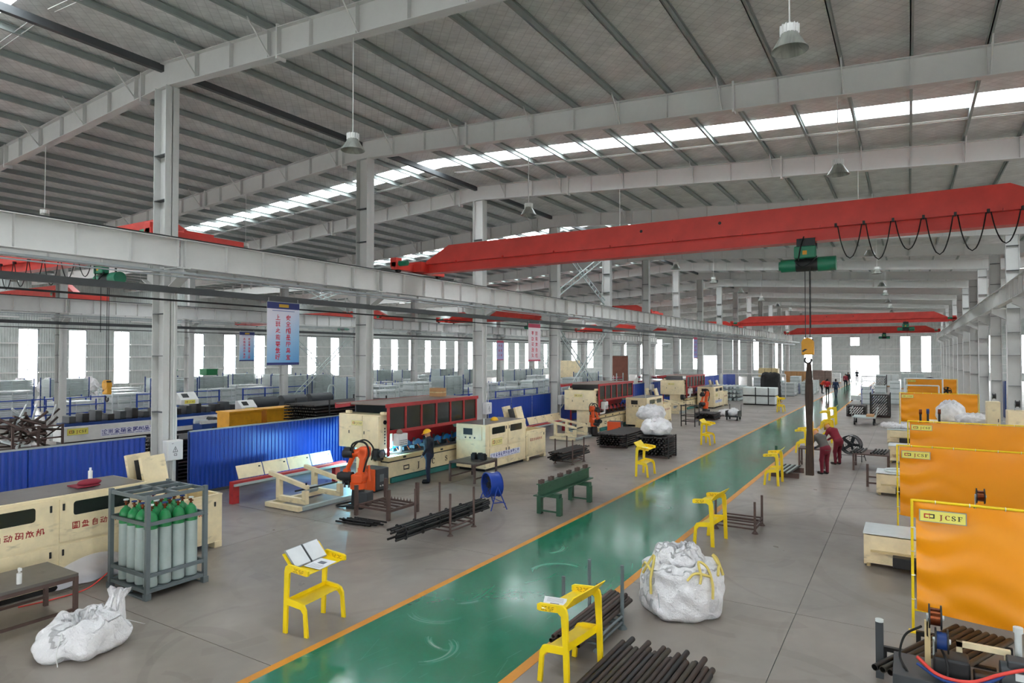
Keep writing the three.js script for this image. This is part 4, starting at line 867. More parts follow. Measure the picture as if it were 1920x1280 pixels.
{
  const s = thing('bulk_bag', 'big round white bulk bag with yellow lifting straps beside the walkway', 'bulk bag', [-3.22, 0, 10.55]);
  part(s, 'bag_body', sackShell([[0.02, 0.0], [0.5, 0.005], [0.6, 0.12], [0.62, 0.4], [0.6, 0.62], [0.56, 0.78], [0.42, 0.84], [0.3, 0.78], [0.02, 0.74]], 1, 1, 0.07, 2.7, 11), M.bag);
  part(s, 'inner_liner', sackShell([[0.36, 0.7], [0.4, 0.84], [0.34, 0.96], [0.24, 1.02], [0.12, 1.0], [0.02, 0.92]], 1, 1, 0.08, 6.2, 8).translate(-0.06, 0, -0.12), M.bag);
  const strap = (pts) => part(s, 'strap', hose(pts, 0.022, 4, 26).scale(1, 1, 1), M.bagYellow);
  const onBag = (a, r, y) => V(r * Math.sin(a), y, r * Math.cos(a));
  for (const a of [-2.5, 2.2, 1.2, -0.4]) { strap([onBag(a - 0.16, 0.66, 0.4), onBag(a - 0.15, 0.66, 0.64), onBag(a - 0.1, 0.57, 0.88), onBag(a + 0.08, 0.5, 0.95), onBag(a + 0.14, 0.62, 0.76), onBag(a + 0.2, 0.66, 0.66)]); strap([onBag(a - 0.14, 0.63, 0.74), onBag(a + 0.3, 0.6, 0.8), onBag(a + 0.5, 0.62, 0.7)]); }
  part(s, 'seam', hose([onBag(-2.9, 0.62, 0.1), onBag(-2.9, 0.66, 0.3), onBag(-2.88, 0.66, 0.45)], 0.006, 4, 10), M.galvDull);
}
function sack(x, y, d, r, h, sd, s, label, turn = 0) {
  const g = thing('filled_sack', label, 'sack', [x, y, d], turn, 'white woven sacks');
  part(g, 'bag_body', sackShell([[0.02, 0], [r * 0.8, 0.005], [r, h * 0.25], [r * 0.95, h * 0.6], [r * 0.6, h * 0.86], [r * 0.3, h * 0.8], [0.02, h * 0.74]], 1, sd, r * 0.13, s, 9), M.bag);
  part(g, 'folded_mouth', sackShell([[r * 0.4, h * 0.7], [r * 0.46, h * 0.86], [r * 0.3, h * 1.0], [r * 0.1, h * 0.92], [0.02, h * 0.8]], 1, 0.8, r * 0.1, s + 2, 6), M.bag);
  return g;
}

// ---------------------------------------------------------------- yellow inspection stands
const cutText = (mirror) => print(canvasTex(256, 72, (c, w, h) => {
  c.fillStyle = '#f7ce0c'; c.fillRect(0, 0, w, h); if (mirror) { c.translate(w, 0); c.scale(-1, 1); }
  c.strokeStyle = '#7c6406'; c.lineWidth = 7; c.lineJoin = 'miter';
  const L = [[[30, 14], [58, 14], [58, 58], [26, 58], [26, 46]], [[112, 14], [80, 14], [80, 58], [112, 58]], [[166, 14], [134, 14], [134, 35], [166, 35], [166, 58], [134, 58]], [[222, 14], [188, 14], [188, 60], [188, 36], [214, 36]]];
  for (const l of L) { c.beginPath(); l.forEach(([x, y], i) => i ? c.lineTo(x, y) : c.moveTo(x, y)); c.stroke(); }
}), 0.42);
M.cutText = cutText(false); M.cutTextBack = cutText(true);
let standProto;
{
  const P = [[-0.25, 0], [-0.225, 0.93], [-0.205, 1.0], [-0.15, 1.04], [0.2, 1.0], [0.235, 0.98], [0.235, 0.91], [0.2, 0.9], [-0.08, 0.935], [-0.13, 0.9], [-0.155, 0.53], [0.07, 0.505], [0.15, 0.475], [0.195, 0.4], [0.235, 0], [0.165, 0], [0.14, 0.34], [0.09, 0.4], [-0.16, 0.43], [-0.175, 0]];
  const g = thing('inspection_stand', 'yellow inspection stand with open binder, left of the green walkway in the foreground', 'stand', [-7.9, 0, 7.03], 0.12, 'yellow inspection stands');
  for (const [d, k] of [[-0.42, 0], [0.42, 1]]) {
    const f = part(g, 'side_frame', plateXY(P, d - 0.02, d + 0.02, 0.004), M.yellow);
    const dc = decal(f, 'cut_lettering', k ? M.cutTextBack : M.cutText, 0.26, 0.075, 0.06, 0.958, d - 0.022, 'd'); dc.rotation.z = -0.11;
    const db = decal(f, 'cut_lettering', k ? M.cutText : M.cutTextBack, 0.26, 0.075, 0.06, 0.958, d + 0.022, 'd'); db.rotation.set(0, PI, 0.11);
  }
  part(g, 'tray', along(new THREE.BoxGeometry(0.008, 1, 0.8), V(-0.12, 0.945, 0), V(0.2, 0.915, 0)), M.yellow);
  part(g, 'reading_board', along(new THREE.BoxGeometry(0.012, 1, 0.8), V(-0.12, 0.945, 0), V(-0.3, 1.16, 0)), M.yellow);
  part(g, 'shelf', along(new THREE.BoxGeometry(0.008, 1, 0.8), V(-0.16, 0.47, 0), V(0.12, 0.45, 0)), M.yellow);
  part(g, 'shelf_lip', B(-0.165, -0.155, 0.43, 0.53, -0.4, 0.4), M.yellow);
  standProto = g;
}
const standAt = (x, d, turn, label) => copyOf(standProto, [x, 0, d], turn, label);
standAt(-7.85, 21.7, 0.05, 'yellow inspection stand in front of the stacked black tubes');
standAt(-8.05, 30.7, 0, 'yellow inspection stand left of the walkway, third from the camera');
standAt(-8.0, 50.8, 0, 'yellow inspection stand by the bundled galvanised planks');
standAt(-3.85, 7.75, PI - 0.1, 'yellow inspection stand right of the walkway, nearest the camera');
standAt(-3.85, 14.8, PI - 0.1, 'yellow inspection stand beside the empty tube rack');
standAt(-3.8, 22.5, PI, 'yellow inspection stand left of the hanging sling');
standAt(-3.95, 30.4, PI, 'yellow inspection stand partly behind the hanging sling');
standAt(-3.35, 34.5, PI, 'yellow inspection stand half hidden behind the two bending workers');
standAt(-4.05, 40.5, PI, 'yellow inspection stand just beyond the bending workers');
standAt(-3.95, 43.2, PI, 'yellow inspection stand right of the walkway, farthest from the camera');
{
  const b = thing('open_binder', 'open grey binder lying on the near left yellow stand', 'binder', [-7.9, 0, 7.03], 0.12);
  for (const s of [-1, 1]) {
    const cv = part(b, 'cover', along(new THREE.BoxGeometry(0.012, 1, 0.35), V(-0.09, 0.96, s * 0.18), V(-0.31, 1.2, s * 0.18)), M.frameGrey);
    part(cv, 'page', along(new THREE.BoxGeometry(0.006, 0.92, 0.32), V(-0.08, 0.97, s * 0.18), V(-0.3, 1.21, s * 0.18)), M.paper);
  }
  part(b, 'spine', along(new THREE.BoxGeometry(0.02, 1, 0.03), V(-0.085, 0.965, 0), V(-0.3, 1.2, 0)), M.graphite);
  const sheet = print(canvasTex(128, 128, (c, w, h) => { c.fillStyle = '#eceef2'; c.fillRect(0, 0, w, h); c.fillStyle = '#6a7080'; c.fillRect(38, 30, 52, 34); for (let i = 0; i < 6; i++) c.fillRect(16, 76 + i * 8, 96, 2); }));
  const pg = (n, lab, x, y, d, t, w = 0.3, l = 0.42) => { const o = thing(n, lab, 'paper', [x, y, d], t, 'loose papers'); part(o, 'sheet', new THREE.BoxGeometry(w, 0.003, l), M.paper); const g = new THREE.PlaneGeometry(w - 0.01, l - 0.01).rotateX(-PI / 2).translate(0, 0.0025, 0); part(o, 'print', g, sheet, null, true); o.rotation.z = -0.09 * Math.cos(t); };
  pg('paper_sheet', 'loose printed sheet on the tray of the near left stand', -7.84, 0.945, 7.06, 0.2);
  pg('paper_sheet', 'white sheet on the tray of the near right stand', -3.98, 0.945, 7.55, PI + 0.4);
  pg('paper_sheet', 'white sheet on the stand before the stacked black tubes', -7.88, 0.96, 21.55, 0.3);
}

// ---------------------------------------------------------------- tube racks and bundles
function tubes(g, n, make, mats, r) {
  for (let i = 0; i < n; i++) { const [p, q] = make(i); part(g, 'tube', pipe(p, q, r), mats[i % mats.length]); }
}
function postRack(x, d, w, l, h, label, m = M.rust, pad) {
  const g = thing('post_rack', label, 'rack', [x, 0, d], 0, 'steel post racks');
  for (const a of [-1, 1]) for (const b of [-1, 1]) { part(g, 'post', rod(V(a * w / 2, 0, b * l / 2), V(a * w / 2, h, b * l / 2), 0.028, 10), m); part(g, 'foot_cup', cylY(a * w / 2, 0, pad ? 0.05 : 0.03, b * l / 2, 0.075, 14, 0.045), m); }
  for (const y of [0.1, 0.19]) { for (const a of [-1, 1]) part(g, 'side_rail', rod(V(a * w / 2, y, -l / 2), V(a * w / 2, y, l / 2), 0.02, 8), m); for (const b of [-1, 1]) part(g, 'end_rail', rod(V(-w / 2, y, b * l / 2), V(w / 2, y, b * l / 2), 0.02, 8), m); }
  for (const b of [-0.17, 0.17]) part(g, 'cross_bar', rod(V(-w / 2, 0.19, b * l), V(w / 2, 0.19, b * l), 0.02, 8), m);
  return g;
}
postRack(-4.06, 8.95, 0.55, 0.9, 0.96, 'steel post rack holding brown tubes beside the near right stand', M.greyFrame, true);
{
  const g = thing('tube_bundle', 'bundle of brown steel tubes lying in the near post rack', 'tube bundle', [-4.06, 0.21, 8.98], 0, 'tube bundles');
  tubes(g, 12, (i) => { const x = -0.2 + (i % 7) * 0.066 + (i > 6 ? 0.033 : 0), y = 0.034 + (i > 6 ? 0.058 : 0); return [V(x, y, -0.9 - rr(0, 0.12)), V(x + 0.01, y, 0.95 + rr(0, 0.1))]; }, [M.tubeBrown, M.rust, M.tubeBrown], 0.032);
}
{
  const g = thing('tube_pile', 'loose pile of thick dark tubes on the floor at the bottom edge', 'tube pile', [-2.84, 0, 7.2], 0, 'tube bundles');
  tubes(g, 17, (i) => { const x = -0.62 + i * 0.078, y = 0.16 - (i > 12 ? (i - 12) * 0.02 : 0); return [V(x - 0.05, y, -1.9), V(x, y, 1.42 + 0.18 * Math.sin(i * 1.9))]; }, [M.tubeBrown, M.tubeDark, M.tubeBrown, M.tubeOlive, M.tubeBrown], 0.038);
  tubes(g, 16, (i) => { const x = -0.58 + i * 0.08; return [V(x - 0.05, 0.085, -1.9), V(x, 0.085, 1.38 + 0.14 * Math.sin(i * 2.7))]; }, [M.tubeDark, M.tubeBrown], 0.037);
  for (const d of [-1.2, 0.9]) part(g, 'bearer', B(-0.7, 0.75, 0, 0.047, d - 0.04, d + 0.04), M.rust);
}
postRack(-3.56, 16.38, 0.9, 0.86, 0.74, 'empty rusty post rack beside the second right stand', M.rust, true);
// black tubes with rosettes on a post rack left of the walkway
{
  postRack(-9.62, 12.55, 1.05, 0.95, 0.97, 'post rack carrying black scaffold tubes with ring couplers', M.rust);
  const g = thing('scaffold_bundle', 'bundle of black scaffold tubes with ring couplers on a post rack', 'tube bundle', [-9.35, 0.215, 12.2], 0, 'tube bundles');
  for (let i = 0; i < 9; i++) {
    const x = -0.1 + (i % 3) * 0.11, y = 0.07 + Math.floor(i / 3) * 0.1, s = rr(-0.12, 0.12), t = part(g, 'tube', rod(V(x, y, -1.75 + s), V(x + 0.03, y, 1.75 + s), 0.026, 10), M.tubeDark);
    for (let k = 0; k < 6; k++) part(t, 'ring_coupler', cylD(x, y, -1.45 + k * 0.58 + s, -1.435 + k * 0.58 + s, 0.055, 12), M.rail);
  }
}
{ // brown low rack with uprights near the robot
  const g = thing('low_pallet_rack', 'rusty low rack with four uprights in front of the robot', 'rack', [-11.8, 0, 12.9]);
  for (const a of [-0.56, 0.56]) for (const b of [-0.56, 0.56]) part(g, 'upright', B(a - 0.04, a + 0.04, 0, 0.78, b - 0.04, b + 0.04), M.rust);
  for (const a of [-0.56, 0.56]) part(g, 'side_beam', B(a - 0.03, a + 0.03, 0.2, 0.27, -0.56, 0.56), M.rust);
  for (let i = 0; i < 5; i++) part(g, 'cross_beam', B(-0.56, 0.56, 0.2, 0.25, -0.52 + i * 0.26, -0.47 + i * 0.26), M.rust);
  for (let i = 0; i < 8; i++) part(g, 'comb_tooth', new THREE.ConeGeometry(0.03, 0.09, 4).translate(-0.4 + i * 0.11, 0.3, -0.5), M.rust);
  const t = thing('floor_tubes', 'few black tube pieces on the floor beside the low rusty rack', 'tube bundle', [-11.7, 0, 11.75], 0, 'tube bundles');
  for (let i = 0; i < 6; i++) part(t, 'tube', rod(V(-0.55 + i * 0.06, 0.04 + (i % 2) * 0.05, -0.22 + i * 0.07), V(0.5 + i * 0.05, 0.04 + (i % 2) * 0.05, -0.1 + i * 0.06), 0.025, 8), M.tubeDark);
  for (let i = 0; i < 7; i++) part(t, 'ring_coupler', new THREE.TorusGeometry(0.05, 0.014, 6, 14).rotateY(i).translate(-0.4 + i * 0.12, 0.06, 0.1 - (i % 3) * 0.12), M.rail);
}
{ // green test beam on two stools
  const g = thing('green_beam', 'dark green steel beam with clamp teeth resting on two trestles', 'beam', [-8.1, 0.56, 14.5]);
  part(g, 'web', B(-0.02, 0.02, 0.02, 0.3, 0, 3.0), M.greenSteel);
  part(g, 'flange', B(-0.16, 0.16, 0, 0.025, 0, 3.0), M.greenSteel); part(g, 'flange', B(-0.07, 0.07, 0.3, 0.32, 0, 3.0), M.greenSteel);
  for (let i = 0; i < 6; i++) for (const s of [-0.06, 0.06]) part(g, 'clamp_tooth', RB(-0.05, 0.05, 0.32, 0.42, 0.14 + i * 0.53 + s - 0.03, 0.14 + i * 0.53 + s + 0.03, 0.01), M.rust);
  [15.05, 16.9].forEach((d, i) => {
    const t = thing('green_trestle', `green steel trestle under the ${i ? 'far' : 'near'} end of the green beam`, 'trestle', [-8.08, 0, d], 0, 'green trestles');
    part(t, 'top_beam', B(-0.32, 0.32, 0.46, 0.56, -0.08, 0.08), M.greenSteel);
    for (const x of [-0.29, 0.29]) part(t, 'leg', B(x - 0.06, x + 0.06, 0, 0.46, -0.07, 0.07), M.greenSteel);
    part(t, 'stretcher', B(-0.29, 0.29, 0.06, 0.1, -0.02, 0.02), M.greenSteel);
  });
}
function drumFan(x, d, turn, label, m, r = 0.33, y = 0.62) {
  const g = thing('drum_fan', label, 'fan', [x, 0, d], turn, 'industrial drum fans');
  const dr = part(g, 'drum', new THREE.CylinderGeometry(r, r, 0.34, 36, 1, true).rotateX(PI / 2).translate(0, y, 0), m.clone()); dr.material.side = THREE.DoubleSide;
  for (const s of [-0.17, 0.17]) part(dr, 'rim', new THREE.TorusGeometry(r, 0.018, 8, 36).translate(0, y, s), m);
  const mo = part(g, 'motor', cylD(0, y, -0.12, 0.14, 0.09, 18), M.black);
  for (let i = 0; i < 5; i++) part(mo, 'blade', new THREE.BoxGeometry(r - 0.1, 0.13, 0.012).rotateX(0.6).translate(r / 2 + 0.03, 0, 0).rotateZ(i * 2 * PI / 5).translate(0, y, 0), M.graphite);
  for (let k = 1; k <= 5; k++) part(g, 'guard_ring', new THREE.TorusGeometry(r * k / 5.2, 0.004, 4, 30).translate(0, y, 0.17), M.rail);
  for (let k = 1; k <= 5; k++) part(g, 'guard_ring', new THREE.TorusGeometry(r * k / 5.2, 0.006, 4, 30).translate(0, y, -0.17), M.rail);
  for (let i = 0; i < 8; i++) part(g, 'guard_spoke', rod(V(0, y, -0.17), V(r * Math.cos(i * PI / 4), y + r * Math.sin(i * PI / 4), -0.17), 0.004, 4), M.rail);
  for (const s of [-1, 1]) { part(g, 'leg', rod(V(s * (r + 0.02), y, 0), V(s * (r + 0.1), 0, -0.24), 0.016, 8), m); part(g, 'leg', rod(V(s * (r + 0.02), y, 0), V(s * (r + 0.1), 0, 0.24), 0.016, 8), m); part(g, 'leg_brace', rod(V(s * (r + 0.07), 0.2, -0.17), V(s * (r + 0.07), 0.2, 0.17), 0.012, 6), m); }
  part(g, 'cross_tube', rod(V(-r - 0.08, 0.16, 0.2), V(r + 0.08, 0.16, 0.2), 0.012, 6), m);
  part(g, 'rating_label', new THREE.BoxGeometry(0.12, 0.004, 0.1).translate(0, y + r + 0.003, 0), M.white);
  return g;
}
drumFan(-9.82, 14.95, -0.55, 'blue drum fan on a tubular stand beside the work table', M.blue);
drumFan(-1.98, 29.0, -0.25, 'black caged drum fan right of the two bending workers', M.black, 0.36, 0.62);
// stacked black tubes in crates
function tubeStack(x, d, w, l, h, rows, label, posts = true) {
  const g = thing('tube_stack', label, 'tube stack', [x, 0, d], 0, 'stacked black tubes'), n = Math.round(w / 0.075), dy = h / rows;
  for (let j = 0; j < rows; j++) {
    const y = 0.08 + (j + 0.5) * dy * 0.92, edge = j === rows - 1;
    for (let i = 0; i < n; i++) if (edge || i > n - 3 || i === 0 || (i + j) % 2 === 0) { const px = -w / 2 + (i + 0.5) * w / n, e = h > 1.2 ? rr(-0.03, 0.03) : rr(-0.08, 0.08); part(g, 'tube', rod(V(px, y, -l / 2 + e), V(px, y, l / 2 + e), Math.min(0.034, dy * 0.44), 7), (i + j) % 3 ? M.tubeDark : M.tubeBrown); }
  }
  for (const b of [-0.36, 0, 0.36]) part(g, 'bearer', B(-w / 2, w / 2, 0, 0.08, b * l - 0.04, b * l + 0.04), M.rust);
  if (posts) for (const a of [-1, 1]) for (const b of [-0.36, 0.36]) part(g, 'stake', B(a * (w / 2 + 0.03) - 0.02, a * (w / 2 + 0.03) + 0.02, 0, h * 1.04, b * l - 0.03, b * l + 0.03), M.tubeDark);
  return g;
}
tubeStack(-11.45, 28.6, 1.25, 3.2, 0.62, 6, 'long stack of black tubes beside the second welding line');
tubeStack(-8.95, 26.0, 1.3, 1.35, 0.86, 9, 'short stack of black tubes carrying white sacks');
sack(-8.95, 0.92, 26.0, 0.62, 0.66, 1.0, 3.3, 'round white sack on the short black tube stack');
postRack(-11.3, 22.7, 0.75, 1.0, 0.95, 'post rack with a bundle of dark tubes before the cream bin', M.rust);
{
  const g = thing('tube_bundle', 'bundle of dark tubes in the rack before the cream bin', 'tube bundle', [-11.3, 0.215, 22.7], 0, 'tube bundles');
  tubes(g, 20, (i) => { const x = -0.26 + (i % 5) * 0.125, y = 0.04 + Math.floor(i / 5) * 0.085, e = rr(-0.15, 0.15); return [V(x, y, -1.2 + e), V(x, y, 1.2 + e)]; }, [M.tubeDark, M.tubeBrown], 0.034);
}
{
  const c = thing('wooden_crate', 'low tan crate under the rear white sack', 'crate', [-11.0, 0, 31.1]);
  part(c, 'panel', RB(-0.6, 0.6, 0.1, 0.98, -0.5, 0.5, 0.01), M.creamDark); for (const x of [-0.5, 0, 0.5]) part(c, 'runner', B(x - 0.05, x + 0.05, 0, 0.1, -0.5, 0.5), M.card);
  sack(-10.95, 0.98, 31.1, 0.66, 0.72, 0.9, 5.7, 'pointed white sack on the tan crate behind the tube stack');
}

// ---------------------------------------------------------------- orange welding curtains on the right
M.curtain = new THREE.MeshPhysicalMaterial({ color: '#ffa30a', roughness: 0.38, transmission: 0.15, thickness: 0, side: THREE.DoubleSide });
function curtain(x, d, w, label, s) {
  const g = thing('welding_curtain', label, 'curtain', [x, 0, d], 0, 'orange welding curtains'), nx = 90, ny = 44, y0 = 0.3, y1 = 1.96, pos = [], idx = [];
  for (let j = 0; j <= ny; j++) for (let i = 0; i <= nx; i++) {
    const u = i / nx, v = j / ny, px = 0.05 + u * (w - 0.1), py = y0 + (y1 - y0) * v, edge = Math.exp(-u * 9) + 0.7 * Math.exp(-(1 - u) * 9), foot = Math.exp(-v * 6);
    const z = 0.03 * edge * Math.sin(py * 13 + s + Math.sin(px * 6)) + 0.016 * foot * Math.sin(px * 5.5 + py * 14 + s) + 0.006 * nz(px * 1.1 + s, py * 1.3, s) + 0.012 * Math.sin(px * 7 + s) * Math.pow(v, 8);
    pos.push(px, py + 0.03 * foot * Math.sin(px * 3 + s) - (px / w) * 0.0, z);
  }
  for (let j = 0; j < ny; j++) for (let i = 0; i < nx; i++) { const a = j * (nx + 1) + i; idx.push(a, a + 1, a + nx + 1, a + 1, a + nx + 2, a + nx + 1); }
  const cg = new THREE.BufferGeometry(); cg.setAttribute('position', new THREE.Float32BufferAttribute(pos, 3)); cg.setIndex(idx); cg.computeVertexNormals();
  part(g, 'vinyl_sheet', cg, M.curtain);
  for (const px of [0, w]) { part(g, 'post', rod(V(px, 0.02, 0), V(px, 2.0, 0), 0.02, 10), M.yellow); part(g, 'foot_plate', B(px - 0.06, px + 0.06, 0, 0.02, -0.06, 0.06), M.yellow); }
  part(g, 'top_rail', rod(V(0, 1.99, 0), V(w, 1.99, 0), 0.02, 10), M.yellow);
  part(g, 'bottom_rail', rod(V(0, 0.32, 0.05), V(w, 0.32, 0.05), 0.016, 8), M.yellow);
  for (let px = 0.3; px < w; px += 0.42) part(g, 'curtain_tie', new THREE.TorusGeometry(0.026, 0.006, 5, 12).rotateY(PI / 2).translate(px, 1.985, 0), M.white);
  for (let py = 0.5; py < 1.9; py += 0.36) part(g, 'curtain_tie', new THREE.TorusGeometry(0.026, 0.006, 5, 12).rotateX(PI / 2).translate(0.01, py, 0), M.white);
  const pl = part(g, 'name_plate', RB(0.09, 0.68, 1.7, 1.88, -0.075, -0.065, 0.003), M.frameGrey);
  decal(pl, 'plate_print', M.logoPlate, 0.57, 0.165, 0.385, 1.79, -0.078, 'd');
  return g;
}
curtain(0.02, 11.6, 3.4, 'orange welding curtain with logo plate, nearest on the right', 1.1);
curtain(-0.26, 18.4, 3.6, 'orange welding curtain with logo plate, second from the camera', 2.7);
curtain(-0.04, 25.3, 3.6, 'orange welding curtain with logo plate, third from the camera', 4.9);
curtain(-0.46, 43.9, 3.75, 'orange welding curtain with logo plate, fourth, behind the white sacks', 6.3);
curtain(-0.14, 69.5, 3.8, 'orange welding curtain farthest from the camera', 8.8);

// ---------------------------------------------------------------- welding cells behind the curtains
function cell(x, d, w, l, label, ring) {
  const g = thing('welding_bench', label, 'bench', [x, 0, d], 0, 'cream welding benches');
  part(g, 'front_panel', B(0, w, 0.14, 0.62, 0, 0.02), M.cream); part(g, 'recess_ledge', B(0.12, w, 0.3, 0.34, -0.05, 0), M.creamDark);
  part(g, 'frame', [B(0, 0.05, 0.04, 0.64, 0.02, l), B(w - 0.05, w, 0.04, 0.64, 0.02, l), B(0.05, w - 0.05, 0.1, 0.62, l - 0.02, l)], M.cream);
  part(g, 'top', RB(-0.01, w, 0.64, 0.67, -0.02, l, 0.006), M.galv);
  part(g, 'sill', B(0, w, 0.08, 0.14, -0.02, 0.04), M.cream);
  for (const px of [0.08, w - 0.1]) for (const pd of [0.06, l - 0.06]) part(g, 'foot', cylY(px, 0, 0.09, pd, 0.04, 10), M.creamDark);
  part(g, 'motor', RB(0.5, 0.95, 0.1, 0.3, -0.24, 0, 0.02), M.black);
  if (ring) part(g, 'turntable_ring', new THREE.TorusGeometry(0.34, 0.03, 8, 36).rotateX(PI / 2).translate(0.55, 0.71, -0.4), M.galv);
  return g;
}
cell(-0.8, 14.7, 2.6, 0.9, 'cream welding bench with black motor, left of the nearest curtain');
cell(-0.86, 22.3, 2.6, 0.9, 'cream welding bench with a steel ring, between second and third curtains', true);
cell(-0.9, 35.4, 2.6, 0.9, 'cream welding bench between third and fourth curtains');
cell(-0.7, 29.2, 2.4, 0.9, 'cream welding bench right of the tube table');
function spool(x, y, d, label, m = M.copper) {
  const g = thing('wire_spool', label, 'wire spool', [x, y, d], 0, 'welding wire spools');
  part(g, 'wire_winding', cylX(-0.05, 0.05, 0.14, 0, 0.1, 24), m);
  for (const s of [-0.06, 0.06]) part(g, 'flange', cylX(s - 0.008, s + 0.008, 0.14, 0, 0.14, 24), M.black);
  part(g, 'hub', cylX(-0.09, 0.09, 0.14, 0, 0.03, 12), M.galv);
  part(g, 'holder', B(-0.09, -0.075, -0.1, 0.15, -0.03, 0.03), M.galvDull);
  return g;
}
spool(1.12, 1.42, 14.9, 'copper wire spool peeping over the nearest curtain');
{ const p = thing('spool_post', 'thin steel post carrying the spool behind the nearest curtain', 'post', [1.03, 0.68, 14.9]); part(p, 'pole', B(-0.02, 0.02, 0, 0.66, -0.02, 0.02), M.graphite); part(p, 'base', B(-0.08, 0.08, 0, 0.02, -0.08, 0.08), M.graphite); }
{ // fixture cut by the lower right corner
  const g = thing('welding_fixture', 'dark welding fixture with hoses, cut by the lower right corner', 'welding fixture', [0.55, 0, 9.3]);
  part(g, 'bed', RB(-0.75, 1.6, 0.3, 0.42, -0.35, 0.35, 0.01), M.graphite);
  for (const x of [-0.6, 1.4]) for (const d of [-0.28, 0.28]) part(g, 'leg', B(x - 0.05, x + 0.05, 0, 0.3, d - 0.05, d + 0.05), M.rust);
  part(g, 'spool_bracket', [B(-0.42, -0.36, 0.42, 1.0, -0.03, 0.03)], M.creamDark);
  const fr = part(g, 'cream_frame', [B(-0.1, -0.04, 0.42, 0.78, 0.1, 0.16), B(-0.1, 0.42, 0.72, 0.78, 0.1, 0.16), B(0.36, 0.42, 0.42, 0.72, 0.1, 0.16)], M.cream);
  const mt = part(g, 'motor', [cylX(0.3, 0.75, 0.58, -0.1, 0.15, 20), RB(0.36, 0.66, 0.68, 0.78, -0.2, 0.02, 0.02)], M.graphite);
  part(mt, 'rating_label', B(0.42, 0.62, 0.6, 0.68, -0.262, -0.24), M.galv);
  part(g, 'gearbox', RB(-0.34, 0.02, 0.42, 0.66, -0.2, 0.12, 0.03), M.black);
  part(g, 'valve_block', RB(0.05, 0.28, 0.42, 0.56, -0.26, -0.02, 0.02), M.black);
  part(g, 'clamp_post', [cylY(0.5, 0.42, 0.98, 0.2, 0.035, 12), cylY(0.5, 0.98, 1.04, 0.2, 0.05, 12)], M.galv);
  part(g, 'cap', cylY(0.8, 0.42, 0.7, 0.2, 0.06, 14, 0.03), M.white);
  part(g, 'hose', hose([V(-0.5, 0.62, -0.2), V(-0.3, 0.52, -0.34), V(0.0, 0.52, -0.36), V(0.3, 0.66, -0.3), V(0.6, 0.74, -0.2), V(1.1, 0.66, -0.1)], 0.02, 8, 40), M.crane, 'red hose');
  part(g, 'hose', hose([V(-0.5, 0.55, -0.22), V(-0.25, 0.48, -0.37), V(0.02, 0.5, -0.38), V(0.25, 0.6, -0.32), V(0.45, 0.7, 0.0)], 0.018, 8, 40), M.blueDark, 'blue hose');
  part(g, 'hose', hose([V(-0.45, 0.9, 0.05), V(-0.62, 0.74, 0.1), V(-0.68, 0.5, 0.05), V(-0.6, 0.42, -0.2)], 0.014, 6, 30), M.rubber);
  part(g, 'hose', hose([V(-0.3, 0.8, 0.0), V(-0.2, 0.6, -0.25), V(-0.24, 0.4, -0.4)], 0.014, 6, 24), M.rubber);
  spool(0.24, 0.92, 9.3, 'copper wire spool on the fixture in the lower right corner');
  spool(0.3, 0.68, 9.22, 'blue black wire spool just below the copper one', M.blueDark);
}
{
  const g = thing('tube_bundle', 'dark tubes lying slantwise on bearers behind the corner fixture', 'tube bundle', [0.15, 0, 10.6], 0, 'tube bundles');
  tubes(g, 8, (i) => { const o = i * 0.085; return [V(-0.55 + o, 0.3, -1.3 - o * 0.3), V(0.4 + o, 0.3, 0.7 - o * 0.3)]; }, [M.tubeDark, M.tubeOlive, M.tubeBrown], 0.04);
  for (const [a, b, k] of [[-0.5, 0.75, -0.45], [-0.1, 1.0, 0.35]]) { part(g, 'bearer', B(a, b, 0.2, 0.26, k - 0.03, k + 0.03), M.tubeDark); for (const x of [a, b - 0.06]) part(g, 'bearer_leg', B(x, x + 0.06, 0, 0.2, k - 0.03, k + 0.03), M.tubeDark); }
  const p = thing('rack_post', 'black square steel post with pale cap at the lower right', 'post', [-0.36, 0, 9.75]);
  part(p, 'post', B(-0.045, 0.045, 0.0, 0.72, -0.045, 0.045), M.graphite); part(p, 'cap', cylY(0, 0.72, 0.75, 0, 0.05, 10), M.galv);
}
